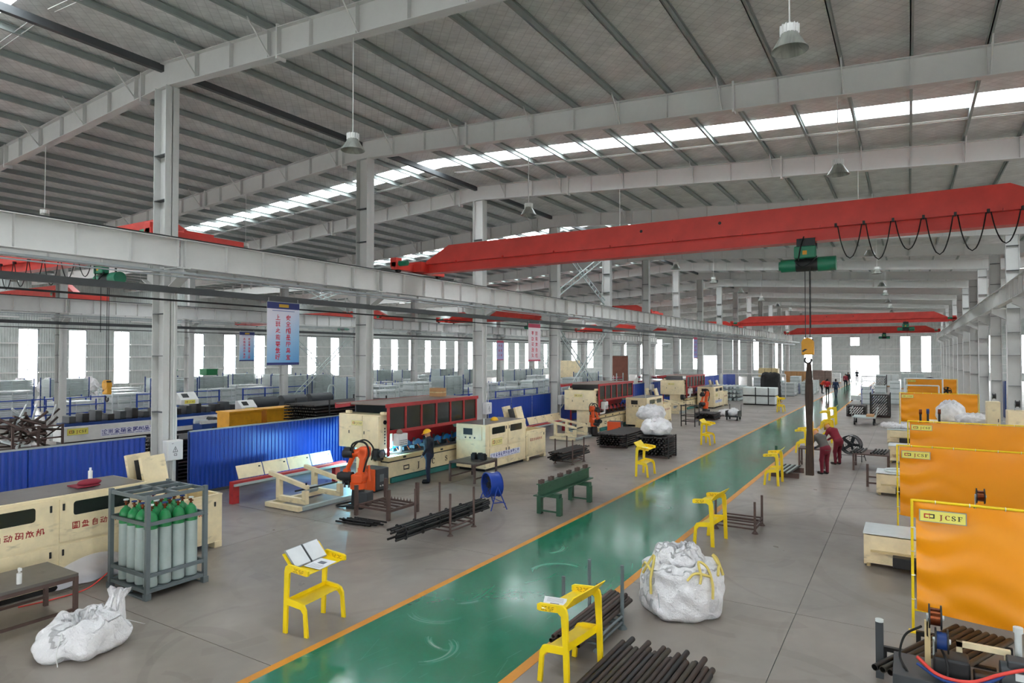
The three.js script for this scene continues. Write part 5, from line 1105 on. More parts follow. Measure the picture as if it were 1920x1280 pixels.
{ // table with short tubes, right of the workers
  const g = workTable(-1.2, 27.2, 1.15, 1.3, 0.62, 'steel table covered with short tubes right of the workers', M.rust);
  const t = thing('short_tubes', 'row of short dark tubes lying across the steel table', 'tube bundle', [-1.2, 0.62, 27.2], 0, 'tube bundles');
  for (let i = 0; i < 11; i++) if (i !== 4 && i !== 5) part(t, 'tube', rod(V(-0.62 + i * 0.105, 0.035, -0.62), V(-0.5 + i * 0.105, 0.035, 0.62), 0.032, 8), M.tubeDark);
  const st = workTable(-3.1, 26.6, 0.9, 0.7, 0.72, 'small cluttered steel bench in front of the bending workers', M.rust);
  const lo = thing('tube_bundle', 'thin tubes on low bearers beside the sling', 'tube bundle', [-3.75, 0, 24.4], 0, 'tube bundles');
  tubes(lo, 7, (i) => [V(-0.2 + i * 0.08, 0.2, -0.9), V(-0.1 + i * 0.08, 0.2, 0.9)], [M.tubeDark, M.galvDull], 0.03);
  for (const d of [-0.6, 0.6]) part(lo, 'bearer', B(-0.35, 0.55, 0, 0.17, d - 0.04, d + 0.04), M.rust);
  const gp = thing('rack_post', 'dark green post standing by the thin tubes', 'post', [-4.05, 0, 24.6]); part(gp, 'post', B(-0.04, 0.04, 0, 0.95, -0.04, 0.04), M.greenSteel); part(gp, 'base', B(-0.1, 0.1, 0, 0.02, -0.1, 0.1), M.greenSteel);
  const rp = thing('rack_post', 'rusty post by the cream bench with the ring', 'post', [-1.15, 0, 23.5]); part(rp, 'post', B(-0.035, 0.035, 0, 0.72, -0.035, 0.035), M.rust); part(rp, 'arm', B(0, 0.4, 0.1, 0.15, -0.02, 0.02), M.rust); part(rp, 'arm', B(0, 0.4, 0.3, 0.34, -0.02, 0.02), M.rust);
}
sack(1.7, 0.95, 38.2, 0.62, 1.0, 0.8, 7.1, 'tall pale sack between the third and fourth curtains');
sack(2.55, 0.95, 36.9, 0.75, 0.5, 0.8, 9.4, 'flat slumped sack below the tall pale one');
sack(-0.75, 0.68, 35.8, 0.4, 0.3, 0.7, 12.2, 'small white sack on the bench left of the third curtain');
sack(-0.05, 0.68, 36.0, 0.35, 0.26, 0.8, 14.2, 'second small white sack beside it on the same bench');
{
  const b = workTable(2.0, 37.8, 2.4, 1.8, 0.95, 'cream topped table under the pale sacks', M.cream);
  [[3.2, 36, 0.5, 2.1, 'cream cabinet right of the fourth curtain'], [3.35, 30, 0.55, 2.15, 'cream cabinet at the right edge with a spool on top']].forEach(([x, d, w, h, lab]) => {
    const g = thing('machine_cabinet', lab, 'cabinet', [x, 0, d], 0, 'cream machine cabinets');
    part(g, 'body', RB(-w / 2, w / 2, 0.06, h, -0.3, 0.3, 0.015), M.cream); part(g, 'plinth', B(-w / 2 + 0.03, w / 2 - 0.03, 0, 0.06, -0.27, 0.27), M.black);
    part(g, 'door', RB(-w / 2 + 0.03, w / 2 - 0.03, 0.12, h - 0.06, -0.315, -0.3, 0.005), M.cream); part(g, 'handle', RB(w / 2 - 0.1, w / 2 - 0.07, 1.2, 1.35, -0.33, -0.315, 0.005), M.black);
    spool(x + 0.05, h + 0.09, d, `dark wire spool on the ${d === 36 ? 'cabinet by the fourth curtain' : 'right edge cabinet'}`, M.black);
  });
  [[0.75, 36.4, 'blue torch stand on the bench behind the third curtain'], [0.45, 35.9, 'brown torch stand at the left of that bench'], [1.2, 36.4, 'black torch stand before the pale sacks']].forEach(([x, d, lab], i) => {
    const g = thing('torch_stand', lab, 'torch stand', [x, 0.68, d - 0.2], 0, 'welding torch stands');
    part(g, 'base', cylY(0, 0, 0.08, 0, 0.13, 14), M.graphite); part(g, 'column', cylY(0, 0.08, 0.8, 0, 0.05, 10), M.black);
    part(g, 'wire_drum', cylX(-0.06, 0.06, 0.85, 0, 0.12, 16), i ? M.copper : M.blueDark); part(g, 'torch', rod(V(0, 0.4, 0), V(-0.2, 0.2, -0.1), 0.025, 6), M.copper);
  });
}
// blue roll door panels and bits beyond the right columns
solo('blue_door_panel', 'tall dark blue panel standing between the right columns', 'panel', [B(-0.02, 0.02, 0, 2.4, -0.9, 0.9), B(-0.04, 0.04, 0, 2.45, -0.95, -0.9), B(-0.04, 0.04, 0, 2.45, 0.9, 0.95)], M.blueDark, [XR + 0.75, 0, 54.5]);
solo('blue_door_panel', 'tall dark blue panel farther along the right columns', 'panel', [B(-0.02, 0.02, 0, 2.4, -0.9, 0.9), B(-0.04, 0.04, 0, 2.45, -0.95, -0.9), B(-0.04, 0.04, 0, 2.45, 0.9, 0.95)], M.blueDark, [XR + 0.75, 0, 70.5]);

// ---------------------------------------------------------------- people
const smin = (a, b, k) => { const h = Math.max(k - Math.abs(a - b), 0) / k; return Math.min(a, b) - h * h * k * 0.25; };
function bodyMesh(bones, cell) {          // bones: [p, q, r0, r1, colour]; tapered capsules blended into one skin
  const lo = new THREE.Vector3(1e9, 1e9, 1e9), hi = lo.clone().negate();
  const S = bones.map(([p, q, r0, r1, col, k]) => { const a = new THREE.Vector3(...p), b = new THREE.Vector3(...q), R2 = Math.max(r0, r1) + 0.04; for (const v of [a, b]) { lo.min(v.clone().addScalar(-R2)); hi.max(v.clone().addScalar(R2)); } return { a, ab: b.clone().sub(a), l2: b.distanceToSquared(a) || 1e-9, r0, r1, col: new THREE.Color(col), k: k ?? 0.05 }; });
  const field = (x, y, z) => { let f = 1e9; for (const s of S) { const px = x - s.a.x, py = y - s.a.y, pz = z - s.a.z, t = Math.min(1, Math.max(0, (px * s.ab.x + py * s.ab.y + pz * s.ab.z) / s.l2)); const dx = px - s.ab.x * t, dy = py - s.ab.y * t, dz = pz - s.ab.z * t; f = smin(f, Math.sqrt(dx * dx + dy * dy + dz * dz) - (s.r0 + (s.r1 - s.r0) * t), s.k); } return f; };
  const nx = Math.ceil((hi.x - lo.x) / cell) + 1, ny = Math.ceil((hi.y - lo.y) / cell) + 1, nzz = Math.ceil((hi.z - lo.z) / cell) + 1, F = new Float32Array(nx * ny * nzz), I = (i, j, k) => (k * ny + j) * nx + i;
  for (let k = 0; k < nzz; k++) for (let j = 0; j < ny; j++) for (let i = 0; i < nx; i++) F[I(i, j, k)] = field(lo.x + i * cell, lo.y + j * cell, lo.z + k * cell);
  const id = new Int32Array(nx * ny * nzz).fill(-1), pos = [], col = [], idx = [];
  for (let k = 0; k < nzz - 1; k++) for (let j = 0; j < ny - 1; j++) for (let i = 0; i < nx - 1; i++) {
    let n = 0, sx = 0, sy = 0, sz = 0;
    const at = (c) => F[I(i + (c & 1), j + (c >> 1 & 1), k + (c >> 2))];
    for (const [a, b] of EDGES) { const fa = at(a), fb = at(b); if ((fa < 0) !== (fb < 0)) { const t = fa / (fa - fb); sx += (a & 1) + ((b & 1) - (a & 1)) * t; sy += (a >> 1 & 1) + ((b >> 1 & 1) - (a >> 1 & 1)) * t; sz += (a >> 2) + ((b >> 2) - (a >> 2)) * t; n++; } }
    if (!n) continue;
    id[I(i, j, k)] = pos.length / 3; const x = lo.x + (i + sx / n) * cell, y = lo.y + (j + sy / n) * cell, z = lo.z + (k + sz / n) * cell; pos.push(x, y, z);
    let best = 1e9, c = null; for (const s of S) { const px = x - s.a.x, py = y - s.a.y, pz = z - s.a.z, t = Math.min(1, Math.max(0, (px * s.ab.x + py * s.ab.y + pz * s.ab.z) / s.l2)), d = Math.hypot(px - s.ab.x * t, py - s.ab.y * t, pz - s.ab.z * t) - (s.r0 + (s.r1 - s.r0) * t); if (d < best) { best = d; c = s.col; } }
    col.push(c.r, c.g, c.b);
  }
  const quad = (a, b, c, d, flip) => { if (Math.min(a, b, c, d) < 0) return; flip ? idx.push(a, c, b, a, d, c) : idx.push(a, b, c, a, c, d); };
  for (let k = 1; k < nzz - 1; k++) for (let j = 1; j < ny - 1; j++) for (let i = 1; i < nx - 1; i++) {
    const f = F[I(i, j, k)] < 0;
    if (f !== (F[I(i + 1, j, k)] < 0)) quad(id[I(i, j - 1, k - 1)], id[I(i, j, k - 1)], id[I(i, j, k)], id[I(i, j - 1, k)], !f);
    if (f !== (F[I(i, j + 1, k)] < 0)) quad(id[I(i - 1, j, k - 1)], id[I(i - 1, j, k)], id[I(i, j, k)], id[I(i, j, k - 1)], !f);
    if (f !== (F[I(i, j, k + 1)] < 0)) quad(id[I(i - 1, j - 1, k)], id[I(i, j - 1, k)], id[I(i, j, k)], id[I(i - 1, j, k)], !f);
  }
  const g = new THREE.BufferGeometry(); g.setAttribute('position', new THREE.Float32BufferAttribute(pos, 3)); g.setAttribute('color', new THREE.Float32BufferAttribute(col, 3)); g.setIndex(idx); g.computeVertexNormals();
  g.setAttribute('uv', new THREE.BufferAttribute(new Float32Array(pos.length / 3 * 2), 2));
  return g;
}
const EDGES = [[0, 1], [2, 3], [4, 5], [6, 7], [0, 2], [1, 3], [4, 6], [5, 7], [0, 4], [1, 5], [2, 6], [3, 7]];
M.body = new THREE.MeshStandardMaterial({ color: '#ffffff', vertexColors: true, roughness: 0.8 });
// a person facing local +z, feet at y = 0. J overrides joints; the colours are clothing and skin
function person(x, d, turn, label, c, J = {}, o = {}) {
  const j = { hip: [0, 0.93, 0], chest: [0, 1.32, 0], neck: [0, 1.48, 0], head: [0, 1.62, 0.02], shL: [0.19, 1.42, 0], shR: [-0.19, 1.42, 0], elL: [0.25, 1.14, 0], elR: [-0.25, 1.14, 0], haL: [0.25, 0.88, 0.08], haR: [-0.25, 0.88, 0.08], hpL: [0.1, 0.92, 0], hpR: [-0.1, 0.92, 0], knL: [0.11, 0.5, 0.02], knR: [-0.11, 0.5, 0.02], anL: [0.11, 0.09, 0], anR: [-0.11, 0.09, 0], ...J };
  const g = thing('person', label, 'person', [x, 0, d], turn, 'people at work'), add = (a, b) => a.map((v, i) => v + b[i]);
  const bones = [[j.hip, j.chest, 0.155, 0.165, c.top, 0.08], [j.chest, j.neck, 0.15, 0.07, c.top, 0.08], [j.neck, j.head, 0.055, 0.07, c.skin, 0.03], [j.hip, add(j.hip, [0, -0.04, 0]), 0.16, 0.15, c.leg, 0.06]];
  for (const s of ['L', 'R']) {
    const h = j['ha' + s], e = j['el' + s], v = new THREE.Vector3(...h).sub(new THREE.Vector3(...e)).normalize(), sg = s === 'L' ? 1 : -1;
    bones.push([j.chest, j['sh' + s], 0.12, 0.075, c.top, 0.06], [j['sh' + s], e, 0.068, 0.052, c.top, 0.04], [e, h, 0.052, 0.04, c.top, 0.03]);
    bones.push([h, add(h, [v.x * 0.08, v.y * 0.08, v.z * 0.08]), 0.032, 0.034, c.glove ?? c.skin, 0.02]);
    if (!o.far) for (let f = 0; f < 5; f++) { const b = add(h, [v.x * (f ? 0.08 : 0.03) + (f ? (f - 2.5) * 0.016 : -sg * 0.03), v.y * (f ? 0.08 : 0.03), v.z * (f ? 0.08 : 0.03) + (f ? 0 : 0.02)]), m = add(b, [v.x * 0.035, v.y * 0.035, v.z * 0.035 + 0.008]), t = add(m, [v.x * (f === 2 ? 0.035 : 0.026), v.y * 0.028, v.z * 0.02 + 0.016]); bones.push([b, m, 0.011, 0.01, c.glove ?? c.skin, 0.008], [m, t, 0.01, 0.008, c.glove ?? c.skin, 0.008]); }
    bones.push([j['hp' + s], j['kn' + s], 0.098, 0.068, c.leg, 0.05], [j['kn' + s], j['an' + s], 0.068, 0.05, c.leg, 0.04]);
    const a = j['an' + s], fd = o.foot ?? [0, 0, 1]; bones.push([[a[0], 0.05, a[2]], [a[0] + fd[0] * 0.17, 0.045, a[2] + fd[2] * 0.17], 0.048, 0.045, c.shoe, 0.03]);
  }
  const hd = new THREE.Vector3(...j.head), up = hd.clone().sub(new THREE.Vector3(...j.neck)).normalize(), fw = new THREE.Vector3(...(o.look ?? [0, 0, 1])).normalize(), P = (a, b, s = 0) => { const r = fw.clone().cross(up).normalize(); const q = hd.clone().addScaledVector(up, a).addScaledVector(fw, b).addScaledVector(r, s); return [q.x, q.y, q.z]; };
  bones.push([P(-0.02, 0.0), P(0.07, -0.01), 0.082, 0.088, o.far && !o.helmet ? '#1a1512' : c.skin, 0.03], [P(-0.07, 0.05), P(-0.03, 0.04), 0.045, 0.06, c.skin, 0.03], [P(0.01, 0.08), P(-0.015, 0.1), 0.012, 0.017, c.skin, 0.015]);
  if (!o.far) for (const s of [-1, 1]) { bones.push([P(0.0, 0.0, s * 0.085), P(0.03, 0.0, s * 0.085), 0.014, 0.018, c.skin, 0.01]); bones.push([P(0.025, 0.078, s * 0.032), P(0.025, 0.08, s * 0.034), 0.009, 0.009, '#1c1613', 0.004]); }
  if (!o.far) bones.push([P(-0.055, 0.09, -0.02), P(-0.055, 0.09, 0.02), 0.008, 0.008, '#8c4a40', 0.006]);
  const m = new THREE.Mesh(bodyMesh(bones, o.far ? 0.03 : 0.014), M.body); m.name = 'body'; m.castShadow = m.receiveShadow = true; g.add(m);
  const q = new THREE.Quaternion().setFromUnitVectors(new THREE.Vector3(0, 1, 0), up), place = (mesh, k) => { mesh.quaternion.copy(q); mesh.position.copy(hd).addScaledVector(up, k); };
  if (o.helmet) { const h = part(g, 'hard_hat', [new THREE.SphereGeometry(0.125, 20, 10, 0, 7, 0, PI / 2).scale(0.95, 1, 1.1), cylY(0, -0.008, 0.008, 0, 0.138, 22), new THREE.CylinderGeometry(0.1, 0.1, 0.01, 16, 1, false, -1, 2).translate(0, 0, 0.09)], M.helmet); place(h, 0.045); }
  else if (!o.far) { const h = part(g, 'hair', new THREE.SphereGeometry(0.1, 18, 9, 0, 7, 0, PI / 1.9), M.black); place(h, 0.04); }
  if (o.mask) { const k = part(g, 'face_mask', ball(0, 0, 0, 0.062, 0.95, 0.8, 0.7), M.white); k.position.set(...P(-0.055, 0.055)); }
  return g;
}
const SK = '#c08a6a';
person(-13.45, 16.68, -0.95, 'worker in dark overalls and yellow hard hat standing at the welding line', { top: '#151b29', leg: '#1b2438', skin: SK, glove: '#9aa0a4', shoe: '#10131a' }, { elR: [-0.27, 1.16, -0.03], haR: [-0.26, 0.9, 0.03], elL: [0.26, 1.16, 0.02], haL: [0.22, 0.95, 0.16], head: [0, 1.6, 0.04] }, { helmet: true, mask: true, look: [0.1, -0.2, 1] });
const bend = { hip: [0, 0.9, -0.05], chest: [0, 1.22, 0.18], neck: [0, 1.33, 0.32], head: [0, 1.4, 0.44], shL: [0.19, 1.28, 0.24], shR: [-0.19, 1.28, 0.24], elL: [0.24, 1.02, 0.36], elR: [-0.24, 1.02, 0.36], haL: [0.14, 0.88, 0.54], haR: [-0.14, 0.88, 0.54], hpL: [0.1, 0.88, -0.05], hpR: [-0.1, 0.88, -0.05] };
person(-2.55, 25.15, -2.35, 'worker in grey jacket and maroon trousers bending over the bench', { top: '#55524e', leg: '#6d1226', skin: SK, glove: '#1d2740', shoe: '#2c2522' }, bend, { helmet: true, look: [0, -0.7, 1] });
person(-2.35, 27.6, -2.2, 'worker in maroon overalls and yellow hard hat bending beside the other', { top: '#7b1528', leg: '#6d1226', skin: SK, shoe: '#2c2522' }, bend, { helmet: true, look: [0, -0.7, 1] });
const walk = { knL: [0.11, 0.5, 0.12], anL: [0.11, 0.09, 0.2], knR: [-0.11, 0.5, -0.02], anR: [-0.11, 0.1, -0.2], haL: [0.25, 0.9, -0.1], haR: [-0.25, 0.9, 0.2] };
const dark = '#20242c';
person(-6.98, 72, PI, 'person in red jacket walking away down the green walkway', { top: '#c8242c', leg: '#15161a', skin: SK, shoe: '#111111' }, walk, { far: true });
person(-6.2, 71.7, PI - 0.2, 'person in dark blue jacket walking away beside the red jacket', { top: '#1f2f4f', leg: '#23314a', skin: SK, shoe: '#111111' }, walk, { far: true });
person(-6.83, 92, 0, 'person in maroon jacket farther along the walkway', { top: '#8a2433', leg: dark, skin: SK, shoe: '#111111' }, {}, { far: true });
person(-7.1, 100, 0.4, 'dark dressed person behind the maroon one', { top: dark, leg: dark, skin: SK, shoe: '#111111' }, {}, { far: true });
person(-7.0, 116, 0.2, 'tiny grey figure standing in the bright gateway', { top: '#4a4f55', leg: dark, skin: SK, shoe: '#111111' }, {}, { far: true });
person(-8.0, 77, 1.5, 'person in orange red jacket among the white stacks', { top: '#d24a2a', leg: dark, skin: SK, shoe: '#111111' }, bend, { far: true });
person(-13.2, 82, -1.2, 'person in pink red top behind the white stacks', { top: '#c2405a', leg: dark, skin: SK, shoe: '#111111' }, {}, { far: true });

// ---------------------------------------------------------------- left aisle: roll forming lines, stacks, scrap
{
  const g = thing('roll_forming_line', 'long white roll forming line with yellow nameplate behind the blue screen', 'machine', [-33, 0, 14.5]);
  part(g, 'base', RB(-1.0, 0, 0.16, 0.86, 0, 9.5, 0.02), M.white);
  part(g, 'skid', B(-0.9, -0.04, 0, 0.16, 0.1, 9.4), M.black);
  part(g, 'roller_bed', B(-0.9, -0.1, 0.86, 1.0, 0.1, 9.3), M.blueDark);
  for (let i = 0; i < 16; i++) part(g, 'roller_stand', RB(-0.85, -0.15, 1.0, 1.32 + 0.1 * (i % 3), 0.3 + i * 0.57, 0.6 + i * 0.57, 0.03), i % 2 ? M.black : M.graphite);
  decal(g, 'nameplate', M.logoPlate, 0.9, 0.3, 0.01, 0.62, 0.6);
  decal(g, 'company_strip', firmStrip, 3.6, 0.34, 0.01, 0.45, 3.4);
  for (const d of [5.4, 8.2]) part(g, 'blue_panel', B(0, 0.012, 0.4, 0.74, d, d + 0.9), M.blue);
  const h = thing('roll_forming_line', 'second roll forming line with pale rails beyond the yellow cabinets', 'machine', [-30.2, 0, 19.5]);
  part(h, 'base', RB(-0.8, 0, 0.2, 0.7, 0, 12, 0.02), M.blueDark); part(h, 'rail', B(-0.75, -0.6, 0.7, 0.86, 0, 12), M.galv); part(h, 'rail', B(-0.2, -0.05, 0.7, 0.86, 0, 12), M.galv);
  for (let i = 0; i < 7; i++) part(h, 'leg', B(-0.75, -0.05, 0, 0.2, 0.3 + i * 1.8, 0.5 + i * 1.8), M.black);
  for (let i = 0; i < 10; i++) part(h, 'roller', cylX(-0.7, -0.1, 0.9, 0.8 + i * 1.15, 0.11, 12), M.graphite);
  const ms = thing('tube_mill', 'dark tube mill with twin cylinders behind the pale rails', 'machine', [-34.5, 0, 25.5]);
  part(ms, 'base', RB(-1, 0, 0, 0.8, 0, 7, 0.02), M.blueDark); for (let i = 0; i < 3; i++) part(ms, 'furnace', cylD(-0.5, 1.15, 0.3 + i * 2.3, 2.2 + i * 2.3, 0.38, 18), M.graphite); part(ms, 'hood', hose([V(-0.5, 1.3, 6.6), V(-0.5, 2.0, 6.8), V(-0.5, 1.9, 7.3), V(-0.5, 1.2, 7.3)], 0.06, 8), M.galvDull);
  [[-33.3, 20.6, 'white control console with yellow plate on the roll forming line'], [-31.8, 23.2, 'white control console left of the safety banner column'], [-27.5, 27.6, 'white control console behind the red welding hood']].forEach(([x, d, lab], i) => {
    const c = thing('control_console', lab, 'console', [x, i === 0 ? 1.53 : 0, d], 0, 'white control consoles'), y = i === 0 ? 0 : 1.0;
    if (y) part(c, 'pedestal', B(-0.25, 0.2, 0, y, -0.35, 0.35), M.white);
    part(c, 'desk', plateXY([[-0.3, y], [0.3, y], [0.3, y + 0.25], [-0.1, y + 0.62], [-0.3, y + 0.62]], -0.5, 0.5), M.white);
    part(c, 'screen', along(new THREE.BoxGeometry(0.01, 1, 0.35), V(0.2, y + 0.36, -0.15), V(-0.02, y + 0.56, -0.15)), M.black);
    decal(c, 'nameplate', M.logoPlate, 0.6, 0.2, 0.306, y + 0.13, 0);
  });
  [[-26, 18.1, 'yellow steel cabinet behind the blue screen, near one'], [-26, 20.1, 'yellow steel cabinet behind the blue screen, far one']].forEach(([x, d, lab]) => {
    const c = thing('yellow_cabinet', lab, 'cabinet', [x, 0, d], 0, 'yellow steel cabinets');
    part(c, 'body', RB(-0.9, 0, 0.1, 1.55, 0, 1.7, 0.02), M.amber); part(c, 'lid', RB(-0.95, 0.05, 1.55, 1.63, -0.04, 1.74, 0.015), M.amber); for (const k of [0.1, 1.5]) part(c, 'foot', B(-0.85, -0.05, 0, 0.1, k, k + 0.12), M.black);
    part(c, 'door', B(0, 0.012, 0.25, 1.45, 0.12, 1.58), M.amber);
  });
  const sc = thing('scrap_trolley', 'trolley heaped with slanting scrap tubes and frames, far left', 'trolley', [-31.6, 0, 12.6]);
  for (const a of [-0.8, 0.8]) for (const b of [-0.9, 0, 0.9]) part(sc, 'post', B(a - 0.04, a + 0.04, 0, 1.25, b - 0.04, b + 0.04), M.rust);
  for (const y of [0.2, 0.7, 1.2]) for (const a of [-0.8, 0.8]) part(sc, 'rail', B(a - 0.03, a + 0.03, y - 0.03, y + 0.03, -0.9, 0.9), M.rust);
  part(sc, 'deck', B(-0.8, 0.8, 0.2, 0.26, -0.9, 0.9), M.rust);
  for (let i = 0; i < 70; i++) { const a = V(rr(-0.75, 0.75), rr(0.3, 1.45), rr(-0.85, 0.85)), b = a.clone().add(new THREE.Vector3(rr(-0.8, 0.8), rr(-0.1, 0.85), rr(-0.9, 1.1))); part(sc, 'scrap_tube', rod(a, b, rr(0.03, 0.06), 8), [M.galv, M.rust, M.rust, M.tubeBrown][i % 4]); }
  tubeStack(-23.6, 22.6, 2.2, 5.2, 2.05, 14, 'tall stack of brown tubes behind the blue screen, below the lattice brace', true);
  tubeStack(-20.6, 13.1, 1.3, 3.0, 1.55, 12, 'brown tube stack seen through the gap beside the first column', true);
  [[-29.2, 23.8, 0.8, 'brown carton at the foot of the banner column'], [-28.6, 25.2, 0.9, 'wide brown carton right of the other carton']].forEach(([x, d, h, lab]) => { const c = thing('cardboard_box', lab, 'box', [x, 0, d], 0, 'cartons'); part(c, 'carton', B(-0.5, 0.5, 0, h + 0.35, -0.7, 0.7), M.card); part(c, 'tape', B(-0.505, 0.505, h * 0.5, h * 0.5 + 0.06, -0.705, 0.705), M.creamDark); });
}
// galvanised plank stacks: one builder, many copies
function plankStack(w, l, layers, m, posts) {
  const g = new THREE.Group();
  for (let i = 0; i < layers; i++) part(g, 'plank_layer', [B(-w / 2 + rr(0, 0.05), w / 2 - rr(0, 0.05), 0.1 + i * 0.115, 0.1 + i * 0.115 + 0.098, -l / 2 + rr(0, 0.06), l / 2 - rr(0, 0.06))], i % 4 === 3 ? M.galvDull : m);
  const H = 0.1 + layers * 0.115;
  for (const b of [-0.35, 0.35]) part(g, 'bearer', B(-w / 2, w / 2, 0, 0.1, b * l - 0.05, b * l + 0.05), M.galvDull);
  for (const b of [-0.35, 0, 0.35]) part(g, 'spacer', B(-w / 2 - 0.012, w / 2 + 0.012, 0.1, H, b * l - 0.02, b * l + 0.02), m);
  if (posts) for (const a of [-1, 1]) for (const b of [-1, 1]) part(g, 'post', B(a * w / 2 - 0.03, a * w / 2 + 0.03, 0, H + 0.1, b * l / 2 - 0.03, b * l / 2 + 0.03), posts);
  return g;
}
{
  const P = [plankStack(1.4, 2.4, 13, M.galv, M.galv), plankStack(1.2, 2.2, 17, M.galv), plankStack(1.5, 2.6, 20, M.galvDull, M.blueDark), plankStack(1.3, 2.3, 10, M.galv, M.blue)];
  let n = 0;
  const put = (x, d, k, lab) => { const c = P[k].clone(); c.name = numbered('plank_stack'); c.position.set(x, 0, -d); scene.add(c); meta(c, lab, 'plank stack', 'stacked galvanised planks'); n++; };
  const rows = [[-45.6, 17, 15, 3.4, 'front row of the storage aisle'], [-49.5, 18.5, 15, 3.5, 'second row of the storage aisle'], [-53.5, 20, 14, 3.7, 'third row of the storage aisle'], [-37.8, 37, 10, 3.6, 'left side of the left aisle'], [-33.2, 35.5, 9, 3.9, 'middle of the left aisle'], [-27.5, 33, 9, 3.7, 'right side of the left aisle']];
  rows.forEach(([x, d0, c, st, lab], r) => { for (let i = 0; i < c; i++) put(x + (r === 1 ? 0 : rr(-0.3, 0.3)), d0 + i * st, r === 1 && (i === 3 || i === 4) ? 2 : Math.floor(rnd() * 4), `galvanised plank stack in the ${lab}, ${ord(i)} along it`); });
  [[-10.4, 71, 0, 'first'], [-11.9, 72, 3, 'second'], [-9.0, 74.5, 0, 'third'], [-10.5, 75.5, 3, 'fourth'], [-12.2, 76, 0, 'fifth'], [-13.8, 74, 1, 'sixth'], [-9.2, 79, 0, 'seventh'], [-11, 80, 1, 'eighth']].forEach(([x, d, k, o]) => { const c = P[k].clone(); c.scale.set(0.85, 0.85, 0.8); c.name = numbered('plank_stack'); c.position.set(x, 0, -d); scene.add(c); meta(c, `silvery plank stack left of the walkway in the distance, ${o} counted from the camera`, 'plank stack', 'silvery stacks in the distance'); });
  [[-3.0, 62.5, 3, 'first'], [-2.1, 64.5, 0, 'second'], [-1.0, 63.5, 1, 'third'], [-3.4, 69, 3, 'fourth']].forEach(([x, d, k, o]) => { const c = P[k].clone(); c.scale.set(0.6, 0.95, 0.5); c.name = numbered('plank_stack'); c.position.set(x, 0, -d); scene.add(c); meta(c, `pale narrow plank stack right of the walkway, ${o} from the camera`, 'plank stack', 'pale stacks right of the walkway'); });
  [[-49.5, 29.0, 'green crate on the racks left of the banner'], [-49.5, 32.5, 'green crate on the racks behind the small banner']].forEach(([x, d, lab]) => { const c = thing('green_crate', lab, 'crate', [x, 2.5, d], 0, 'green crates'); part(c, 'tub', RB(-0.5, 0.5, 0, 0.5, -0.5, 0.5, 0.03), M.leafGreen); part(c, 'rim', B(-0.54, 0.54, 0.46, 0.52, -0.54, 0.54), M.leafGreen); });
  for (let i = 0; i < 12; i++) sack(-59.5 + (i % 2) * 1.1, i > 7 ? 1.2 : 0, 23 + (i % 8) * 1.5, 0.66, 1.15, 1.0, i * 1.7, `white filled sack in the heap at the left windows, ${ord(i)} of the heap`, rr(0, 3));
  [[-43.6, 15.5], [-43.6, 23.5], [-43.6, 31.5], [-25, 30.5], [-25, 38.5], [-25, 46.5]].forEach(([x, d], i) => { const g = thing('guard_rail', `dark blue guard rail before the plank stacks, ${ord(i)} from the left`, 'railing', [x, 0, d], 0, 'blue guard rails'); for (let k = 0; k < 4; k++) part(g, 'post', B(-0.04, 0.04, 0, 1.6, k * 2 - 0.04, k * 2 + 0.04), M.blue); for (const y of [0.6, 1.1, 1.55]) part(g, 'rail', B(-0.025, 0.025, y - 0.03, y + 0.03, 0, 6), M.blue); });
}
// red tubes, cream cabinet and brick coloured board far down the left aisle
[[-31, 72, 'stack of red coated tubes far down the left aisle'], [-27, 78, 'second stack of red coated tubes far down the left aisle']].forEach(([x, d, lab]) => {
  const g = thing('red_tube_stack', lab, 'tube stack', [x, 0, d], 0, 'red tube stacks'); for (let i = 0; i < 30; i++) part(g, 'tube', rod(V(-1.5 + (i % 10) * 0.33, 0.3 + Math.floor(i / 10) * 0.55, -1.6 + rr(-0.2, 0.2)), V(-1.4 + (i % 10) * 0.33, 0.3 + Math.floor(i / 10) * 0.55, 1.6), 0.09, 7), i % 3 ? M.maroon : M.galv);
  for (const b of [-1, 1]) for (const a of [-1.7, 1.8]) part(g, 'post', B(a - 0.05, a + 0.05, 0, 2.0, b - 0.05, b + 0.05), M.galvDull); for (const y of [0.16, 0.7, 1.25]) for (const b of [-1, 1]) part(g, 'shelf_bar', B(-1.7, 1.8, y - 0.05, y + 0.03, b - 0.05, b + 0.05), M.galvDull);
});
{
  const c = thing('machine_cabinet', 'pale cream cabinet between columns in the left aisle', 'cabinet', [-38.3, 0, 77], 0, 'cream machine cabinets'); part(c, 'body', RB(-1.3, 1.3, 1.2, 3.4, -0.6, 0.6, 0.02), M.cream); part(c, 'base', B(-1, 1, 0, 1.2, -0.5, 0.5), M.creamDark);
  const b = thing('brick_board', 'brick red boarded partition far down the left aisle', 'partition', [-36, 0, 88]); part(b, 'board', B(-1.6, 1.6, 0.1, 4, -0.1, 0.1), M.brick); part(b, 'frame', [B(-1.7, -1.6, 0, 4.1, -0.12, 0.12), B(1.6, 1.7, 0, 4.1, -0.12, 0.12), B(-1.6, 1.6, 4, 4.1, -0.12, 0.12)], M.galvDull);
}
